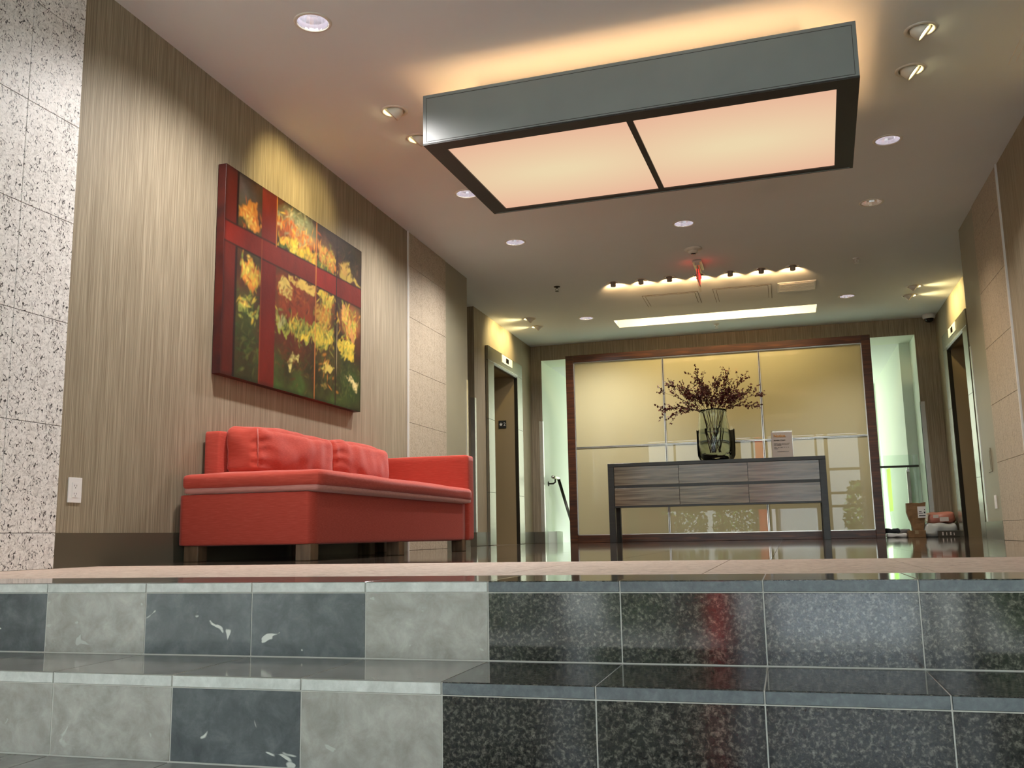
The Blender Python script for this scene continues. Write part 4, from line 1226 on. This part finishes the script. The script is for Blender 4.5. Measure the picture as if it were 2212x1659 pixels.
    poly([(0.616, 0.625), (0.766, 0.633), (0.74, 0.575), (0.70, 0.545), (0.672, 0.53), (0.65, 0.575)], (0.92, 0.72, 0.08), 0.04, 0.006, 15)
    poly([(0.61, 0.53), (0.69, 0.55), (0.73, 0.50), (0.70, 0.42), (0.62, 0.43)], (0.70, 0.40, 0.06), 0.07, 0.02, 16, 0.8)
    poly([(0.325, 0.41), (0.37, 0.40), (0.42, 0.375), (0.476, 0.40), (0.54, 0.375), (0.611, 0.415), (0.69, 0.37), (0.765, 0.42), (0.757, 0.35), (0.70, 0.32), (0.652, 0.283), (0.58, 0.315), (0.468, 0.294), (0.40, 0.30), (0.332, 0.305)], (0.40, 0.42, 0.06), 0.07, 0.008, 17)
    poly([(0.46, 0.38), (0.54, 0.36), (0.611, 0.40), (0.69, 0.36), (0.75, 0.38), (0.74, 0.34), (0.652, 0.30), (0.58, 0.33), (0.48, 0.315)], (0.90, 0.68, 0.07), 0.07, 0.010, 18)
    poly([(0.33, 0.40), (0.38, 0.39), (0.40, 0.35), (0.35, 0.33)], (0.55, 0.52, 0.22), 0.05, 0.01, 19, 0.8)
    poly([(0.098, 0.385), (0.14, 0.395), (0.16, 0.36), (0.214, 0.385), (0.211, 0.33), (0.16, 0.335), (0.099, 0.35)], (0.33, 0.36, 0.07), 0.05, 0.008, 20)
    poly([(0.098, 0.40), (0.14, 0.405), (0.14, 0.37), (0.10, 0.36)], (0.70, 0.30, 0.06), 0.04, 0.01, 21, 0.8)
    poly([(0.80, 0.60), (0.86, 0.59), (0.90, 0.52), (0.94, 0.46), (0.93, 0.42), (0.86, 0.44), (0.82, 0.50)], (0.72, 0.33, 0.10), 0.08, 0.015, 22, 0.9)
    poly([(0.91, 0.56), (0.95, 0.53), (0.95, 0.45), (0.92, 0.48)], (0.55, 0.50, 0.08), 0.05, 0.01, 23, 0.8)
    poly([(0.798, 0.40), (0.86, 0.41), (0.94, 0.39), (0.92, 0.35), (0.935, 0.30), (0.89, 0.29), (0.86, 0.33), (0.80, 0.33)], (0.84, 0.60, 0.06), 0.05, 0.008, 24)
    poly([(0.381, 0.135), (0.43, 0.19), (0.493, 0.205), (0.48, 0.175), (0.426, 0.12), (0.41, 0.145)], (0.78, 0.70, 0.22), 0.05, 0.006, 25)
    poly([(0.641, 0.185), (0.70, 0.20), (0.72, 0.24), (0.76, 0.22), (0.74, 0.17), (0.71, 0.155), (0.68, 0.175)], (0.82, 0.66, 0.14), 0.05, 0.006, 26)
    poly([(0.66, 0.10), (0.69, 0.12), (0.70, 0.09), (0.67, 0.08)], (0.50, 0.36, 0.08), 0.04, 0.01, 27, 0.7)
    poly([(0.855, 0.165), (0.90, 0.185), (0.95, 0.165), (0.985, 0.165), (0.96, 0.125), (0.924, 0.105), (0.935, 0.14), (0.88, 0.15)], (0.86, 0.72, 0.30), 0.04, 0.006, 28)
    # loose brush dabs gathered round the leaves
    rd = random.Random(21)
    def dabs(cx, cy, rx, ry, n, cols, ln=(0.010, 0.028), wd=(0.003, 0.008), ang=1.0, spread=0.7):
        for _ in range(n):
            x, y = cx + rd.gauss(0, rx / 2), cy + rd.gauss(0, ry / 2)
            L_, W_ = rd.uniform(*ln), rd.uniform(*wd)
            a = rd.gauss(ang, spread)
            i0, i1 = int(max(0, (x - L_) * NU)), int(min(NU, (x + L_) * NU + 2))
            j0, j1 = int(max(0, (y - L_ * 1.5) * NV)), int(min(NV, (y + L_ * 1.5) * NV + 2))
            if i1 <= i0 or j1 <= j0: continue
            uu, vv = u[j0:j1, i0:i1] - x, (v[j0:j1, i0:i1] - y) / 1.47
            p_, q_ = uu * math.cos(a) + vv * math.sin(a), -uu * math.sin(a) + vv * math.cos(a)
            k_ = np.clip(1.4 - np.sqrt((p_ / L_) ** 2 + (q_ / W_) ** 2) * 1.4, 0, 1)[..., None] * rd.uniform(0.4, 0.95)
            c = np.array(cols[rd.randrange(len(cols))]) * rd.uniform(0.75, 1.25)
            img[j0:j1, i0:i1] = img[j0:j1, i0:i1] * (1 - k_) + c * k_
    YG = [(0.90, 0.70, 0.10), (0.75, 0.50, 0.05), (0.45, 0.45, 0.07), (0.20, 0.26, 0.04)]
    OO = [(0.75, 0.30, 0.04), (0.60, 0.14, 0.02), (0.85, 0.55, 0.10), (0.35, 0.07, 0.01)]
    GG = [(0.04, 0.07, 0.015), (0.08, 0.11, 0.02), (0.03, 0.04, 0.01), (0.11, 0.12, 0.03)]
    dabs(0.46, 0.775, 0.16, 0.05, 110, YG, ang=1.2)
    dabs(0.46, 0.85, 0.16, 0.08, 110, OO + [(0.40, 0.38, 0.22)], ang=1.0)
    dabs(0.46, 0.94, 0.14, 0.06, 60, [(0.25, 0.30, 0.22), (0.45, 0.40, 0.25), (0.16, 0.16, 0.10)], ang=0.5)
    dabs(0.69, 0.82, 0.07, 0.07, 80, OO + YG, ang=1.2)
    dabs(0.69, 0.52, 0.07, 0.12, 120, YG + OO, ang=1.3)
    dabs(0.88, 0.52, 0.09, 0.12, 130, OO + YG, ang=1.5)
    dabs(0.86, 0.36, 0.06, 0.06, 60, YG, ang=0.8)
    dabs(0.46, 0.355, 0.14, 0.07, 130, YG + GG, ang=1.2)
    dabs(0.68, 0.36, 0.08, 0.08, 90, YG, ang=1.3)
    dabs(0.15, 0.36, 0.07, 0.06, 50, YG + GG, ang=0.6)
    dabs(0.15, 0.53, 0.06, 0.08, 60, OO + YG, ang=1.2)
    dabs(0.14, 0.81, 0.06, 0.06, 50, OO, ang=1.8)
    dabs(0.46, 0.50, 0.14, 0.12, 120, [(0.35, 0.06, 0.015), (0.25, 0.04, 0.01), (0.50, 0.12, 0.02), (0.15, 0.03, 0.01)], ang=0.6)
    dabs(0.46, 0.18, 0.16, 0.12, 120, [(0.16, 0.04, 0.01), (0.10, 0.03, 0.01), (0.12, 0.10, 0.02), (0.06, 0.05, 0.01)], ang=0.5)
    dabs(0.15, 0.17, 0.08, 0.14, 90, GG, ang=0.7)
    dabs(0.88, 0.16, 0.12, 0.14, 130, GG, ang=0.8)
    dabs(0.69, 0.20, 0.08, 0.12, 80, GG + OO[:1], ang=0.8)
    dabs(0.87, 0.86, 0.10, 0.10, 60, [(0.05, 0.03, 0.01), (0.10, 0.05, 0.02), (0.03, 0.02, 0.01)], ang=0.5)
    # brush grain
    img *= (0.72 + 0.56 * n3)[..., None]
    img *= (0.85 + 0.30 * n4)[..., None]
    # window bars in deep red
    rr = 0.6 + 0.9 * fbm(u, v, 14, 5, 400)
    def bar(mask, col):
        nonlocal img
        mk = np.clip(mask, 0, 1)[..., None]
        img = img * (1 - mk) + (np.array(col)[None, None] * rr[..., None]) * mk
    sm = lambda a, e=0.003: np.clip(a / e + 0.5, 0, 1)
    rr = rr * 0.62
    img *= 0.86
    h_top = 0.728 + 0.03 * u; h_bot = 0.628 + 0.008 * u
    dk = 0.35 + 0.65 * np.clip((v - 0.02) / 0.5, 0, 1)
    def scaled(mask, col, k_):
        nonlocal img
        mk = np.clip(mask, 0, 1)[..., None]
        img = img * (1 - mk) + (np.array(col)[None, None] * (rr * k_)[..., None]) * mk
    scaled(sm(0.068 - u), (0.15, 0.013, 0.006), 0.5 + 0.5 * dk)
    bar(sm(0.006 - np.abs(u - 0.070)), (0.022, 0.006, 0.004))
    bar(sm(0.049 - np.abs(u - 0.267)), (0.21, 0.012, 0.005))
    bar(sm((h_top - v)) * sm((v - h_bot)), (0.25, 0.014, 0.005))
    bar(sm((h_top - v)) * sm((v - h_bot)) * sm(0.09 - np.abs(u - 0.69), 0.02), (0.42, 0.016, 0.005))
    bar(sm(0.004 - np.abs(v - h_top)), (0.03, 0.008, 0.003))
    bar(sm(0.004 - np.abs(v - h_bot)), (0.03, 0.008, 0.003))
    bar(sm(0.0022 - np.abs(u - 0.315), 0.002) * sm(v - 0.73), (0.78, 0.30, 0.06))
    bar(sm(0.0022 - np.abs(u - 0.222), 0.002) * sm(0.73 - v), (0.42, 0.08, 0.02))
    bar(sm(0.0030 - np.abs(u - 0.605), 0.002), (0.85, 0.30, 0.07))
    bar(sm(0.004 - np.abs(u - 0.775), 0.002), (0.035, 0.010, 0.004))
    bar(sm(0.0020 - np.abs(u - 0.783), 0.002) * sm(0.45 - v, 0.1) * sm(v - 0.2, 0.1), (0.85, 0.70, 0.35))
    # darker towards the edges
    ed = np.minimum(np.minimum(u, 1 - u) * 1.47, np.minimum(v, 1 - v))
    img *= np.clip(0.45 + ed * 26, 0.45, 1)[..., None]
    return NU, NV, np.clip(img, 0, 1)
pt = thing('framed_painting', 'large abstract painting of yellow leaves behind red window bars above the sofa', 'painting', (XL, 5.456, 1.661))
PY0, PY1, PZ0, PZ1 = 4.541 - 5.456, 6.372 - 5.456, 1.039 - 1.661, 2.283 - 1.661
NU, NV, img = painting()
vs = [(0.0575, PY0 + (PY1 - PY0) * i / NU, PZ0 + (PZ1 - PZ0) * j / NV) for j in range(NV + 1) for i in range(NU + 1)]
fs = []
for j in range(NV):
    a = j * (NU + 1)
    for i in range(NU):
        fs.append((a + i, a + i + 1, a + i + NU + 2, a + i + NU + 1))
me = bpy.data.meshes.new('painted_canvas')
me.from_pydata(vs, [], fs)
ca = me.color_attributes.new('paint', 'FLOAT_COLOR', 'CORNER')
cols = np.repeat(np.concatenate([img.reshape(-1, 3), np.ones((NU * NV, 1))], 1), 4, axis=0).astype(np.float32)
# smooth to the corners: each corner takes the average of the cells round it
pad = np.pad(img, ((1, 1), (1, 1), (0, 0)), 'edge')
vc = (pad[:-1, :-1] + pad[1:, :-1] + pad[:-1, 1:] + pad[1:, 1:]) / 4
idx = np.array(fs).reshape(-1)
cols[:, :3] = vc.reshape(-1, 3)[idx]
ca.data.foreach_set('color', cols.reshape(-1))
mt, n, p = nodes('oil_paint')
an = n.nodes.new('ShaderNodeAttribute'); an.attribute_name = 'paint'
n.links.new(an.outputs['Color'], p.inputs['Base Color'])
p.inputs['Roughness'].default_value = 0.5
p.inputs['Specular IOR Level'].default_value = 0.25
nz = n.nodes.new('ShaderNodeTexNoise'); nz.inputs['Scale'].default_value = 60
bp = n.nodes.new('ShaderNodeBump'); bp.inputs['Strength'].default_value = 0.25; bp.inputs['Distance'].default_value = 0.002
n.links.new(nz.outputs['Fac'], bp.inputs['Height']); n.links.new(bp.outputs[0], p.inputs['Normal'])
link('painted_canvas', me, mt, pt)
M['canvas_edge'] = noise_mat('painted_canvas_edge', [(0.35, (0.022, 0.006, 0.008)), (0.6, (0.10, 0.010, 0.006)), (0.75, (0.16, 0.02, 0.01))], (5, 5, 4), 4, 0.45)
box('canvas_edge', M['canvas_edge'], (0.004, 0.057, PY0, PY1, PZ0, PZ1), pt, 0.002)

# ------------------------------------------------------------------ parcels by the right lift
def crumple(o, amp, sc_, seed=0):
    for v in o.data.vertices:
        q = v.co * sc_ + Vector((seed, seed * 2.3, 0))
        v.co += Vector((mnoise.noise(q), mnoise.noise(q + Vector((9, 0, 0))), mnoise.noise(q + Vector((0, 9, 0))))) * amp
t = thing('flat_parcel', 'flat brown parcel under the paper bag on the floor by the right opening', 'parcel', (1.50, 12.42, 0))
box('carton', M['kraft'], (-0.09, 0.10, -0.12, 0.12, 0.0, 0.082), t, 0.003)
box('tape', mat('parcel_tape', (0.34, 0.24, 0.12), 0.3), (-0.02, 0.02, -0.121, 0.121, 0.04, 0.0828), t)
bag = thing('paper_bag', 'brown paper carry bag with a white printed label, standing by the right opening', 'bag', (1.53, 12.42, 0.083))
bm = bmesh.new()
lv = [(0.0, -0.05, 0.055), (0.05, -0.065, 0.068), (0.14, -0.095, 0.085), (0.22, -0.115, 0.095), (0.33, -0.115, 0.105)]
rings = []
for (z, a, b) in lv:
    rings.append([bm.verts.new(c) for c in ((a, -0.05, z), (b, -0.05, z), (b + 0.006, 0.0, z), (b, 0.05, z), (a, 0.05, z), (a - 0.004, 0, z))])
for r0, r1 in zip(rings[:-1], rings[1:]):
    for i in range(6):
        bm.faces.new((r0[i], r0[(i + 1) % 6], r1[(i + 1) % 6], r1[i]))
bm.faces.new(rings[0][::-1])
rim = [bm.verts.new(Vector(v.co) * 0.94 + Vector((0, 0, 0.02))) for v in rings[-1]]
for i in range(6):
    bm.faces.new((rings[-1][i], rings[-1][(i + 1) % 6], rim[(i + 1) % 6], rim[i]))
bmesh.ops.subdivide_edges(bm, edges=bm.edges, cuts=2, use_grid_fill=True)
o1 = link('bag_body', tomesh(bm, 'bag_body'), M['kraft'], bag); crumple(o1, 0.008, 14, 2)
box('label', M['white'], (0.005, 0.097, -0.064, -0.061, 0.15, 0.285), bag)
boxes('label_print', M['ink'], [(0.02, 0.05, -0.0655, -0.064, 0.218, 0.226), (0.015, 0.062, -0.0655, -0.064, 0.200, 0.207), (0.078, 0.088, -0.0655, -0.064, 0.24, 0.252), (0.073, 0.09, -0.0655, -0.064, 0.202, 0.222), (0.018, 0.09, -0.0655, -0.064, 0.170, 0.180)], bag)
t = thing('white_mailer', 'puffy white plastic mailer on the floor under the pink one', 'parcel', (1.77, 12.50, 0))
a = soft_box('mailer_body', M['plastic_white'], (-0.19, 0.20, -0.14, 0.15, 0.0, 0.165), 0.06, (0, 0, 0), 14, t, (0, 0, 0)); crumple(a, 0.02, 9, 1)
for v in a.data.vertices:
    v.co.z = max(v.co.z, -0.082)
t = thing('pink_mailer', 'pink plastic mailer with pale labels lying on the white mailer', 'parcel', (1.80, 12.52, 0.165))
a = soft_box('mailer_body', M['pink'], (-0.16, 0.17, -0.10, 0.10, 0.0, 0.125), 0.05, (0, 0, 0), 12, t, (0, 0, 0)); crumple(a, 0.022, 9, 5)
a.rotation_euler = (0, -0.06, 0)
boxes('label', M['paper'], [(-0.02, 0.08, -0.121, -0.118, 0.02, 0.07), (-0.09, -0.03, -0.121, -0.118, 0.062, 0.10)], t)
t = thing('dark_carton', 'low dark carton with pale marks before the white mailer', 'parcel', (1.86, 12.27, 0))
box('carton', M['darkbox'], (-0.125, 0.125, -0.07, 0.07, 0, 0.075), t, 0.003)
boxes('print', M['paper'], [(-0.095, -0.08, -0.0712, -0.07, 0.02, 0.06), (-0.05, -0.042, -0.0712, -0.07, 0.02, 0.055), (-0.01, 0.005, -0.0712, -0.07, 0.022, 0.058), (0.03, 0.038, -0.0712, -0.07, 0.02, 0.05)], t)
t = thing('folded_paper_bag', 'flattened white and grey bag on the floor beside the screen', 'bag', (1.29, 12.50, 0))
a = soft_box('folded_sheet', M['white'], (-0.13, 0.12, -0.12, 0.12, 0, 0.05), 0.02, (0, 0, 0), 10, t, (0, 0, 0)); crumple(a, 0.018, 12, 3)
for v in a.data.vertices: v.co.z = max(v.co.z, -0.025)
t = thing('dark_garment', 'crumpled black cloth lying on the flattened bag beside the screen', 'cloth', (1.25, 12.52, 0.05))
a = soft_box('cloth', M['darkcloth'], (-0.11, 0.09, -0.08, 0.08, 0, 0.055), 0.025, (0, 0, 0), 10, t, (0, 0, 0)); crumple(a, 0.03, 12, 8)
t = thing('grey_garment', 'crumpled grey cloth between the black cloth and paper bag', 'cloth', (1.385, 12.54, 0.05))
a = soft_box('cloth', M['greycloth'], (-0.09, 0.06, -0.08, 0.08, 0, 0.045), 0.02, (0, 0, 0), 10, t, (0, 0, 0)); crumple(a, 0.025, 12, 9)

# ------------------------------------------------------------------ entrance front (seen only mirrored in the polished glass and stone)
we = struct('wall_entrance')
box('return_wall', M['whitepaint'], (-6.4, -6.2, -3.2, 2.4, ZLOW, ZC + 0.05), we)
box('return_wall', M['whitepaint'], (4.8, 5.0, -3.2, 2.4, ZLOW, ZC + 0.05), we)
box('back_return', M['paint'], (-6.2, XL - 0.25, 2.2, 2.4, ZLOW, ZC + 0.05), we)
box('back_return', M['paint'], (XR + 0.25, 4.8, 2.2, 2.4, ZLOW, ZC + 0.05), we)
w1 = struct('window_1')
mx_ = [-6.1, -5.0, -4.15, -3.0, -1.74, -0.80, -0.42, -0.24, 0.93, 1.2, 2.12, 3.4, 4.7]
for x in mx_:
    hw = 0.03 if x not in (-0.42, 1.2) else 0.05
    box('mullion', M['darkmetal'], (x - hw, x + hw, -3.05, -2.95, ZLOW, ZC), w1)
for z in (ZLOW + 0.05, 0.76, 1.12, 1.78, 2.70):
    a, b = (-6.2, 4.8)
    box('transom', M['darkmetal'], (a, b, -3.04, -2.96, z - 0.035, z + 0.035), w1)
for a, b in zip(mx_[:-1], mx_[1:]):
    if b - a < 0.25: continue
    box('pane', M['glass_clear'], (a + 0.03, b - 0.03, -3.003, -2.997, ZLOW + 0.085, ZC - 0.05), w1)
tag(box('red_column', M['red'], (-0.79, -0.54, -5.75, -5.50, ZLOW - 0.1, 3.6)), kind='structure')
tag(box('outdoor_ground', M['pavement'], (-40, 40, -60, -3.2, ZLOW - 0.3, ZLOW - 0.1)), kind='structure')
pb = struct('outdoor_reflection_panel')
box('panel', M['pale_blue'], (-0.25, 1.15, -6.05, -6.0, ZLOW - 0.1, 0.86), pb)  # added stand-in for the blue-white patch mirrored in the glass

def tree(x, y, h, r, label, n=2600, seed=0):
    rr = random.Random(seed)
    t = thing('outdoor_shrub', label, 'shrub', (x, y, ZLOW - 0.1))
    tube('trunk', M['bark'], [(0, 0, 0), (0.05, 0, h * 0.4), (0, 0.03, h * 0.75)], [0.06, 0.045, 0.02], t, 8)
    V, Fc = [], []
    for i in range(n):
        a, b = rr.uniform(0, 2 * PI), rr.random() ** 0.5
        z = rr.random()
        wd = r * (0.75 + 0.35 * math.sin(z * PI)) * (0.55 + 0.45 * b)
        c = Vector((math.cos(a) * wd * 1.3, math.sin(a) * wd * 0.6, 0.1 + z * h))
        u = Vector((rr.uniform(-1, 1), rr.uniform(-1, 1), rr.uniform(-1, 1))).normalized()
        v = u.orthogonal().normalized()
        s = rr.uniform(0.05, 0.11)
        k_ = len(V)
        V += [c - u * s, c + v * s * 0.5, c + u * s, c - v * s * 0.5]
        Fc.append((k_, k_ + 1, k_ + 2, k_ + 3))
    me = bpy.data.meshes.new('foliage')
    me.from_pydata([tuple(v) for v in V], [], Fc)
    o_ = link('foliage', me, M['foliage'], t)
    o_['kind'] = 'stuff'
for i, (x, y, h, r) in enumerate([(-7.4, -6.4, 2.9, 0.62), (-5.3, -6.4, 2.7, 0.62), (-3.3, -6.3, 2.8, 0.62), (-1.4, -6.5, 2.6, 0.6), (2.6, -6.2, 2.5, 0.62), (4.7, -6.4, 2.7, 0.62)]):
    tree(x, y, h, r, ['green shrub outside the entrance, leftmost', 'green shrub outside the entrance, second from the left', 'green shrub outside the entrance, third from the left', 'green shrub outside the entrance beside the red column', 'green shrub outside the entrance right of the pale panel', 'green shrub outside the entrance, rightmost'][i], 2600, i)
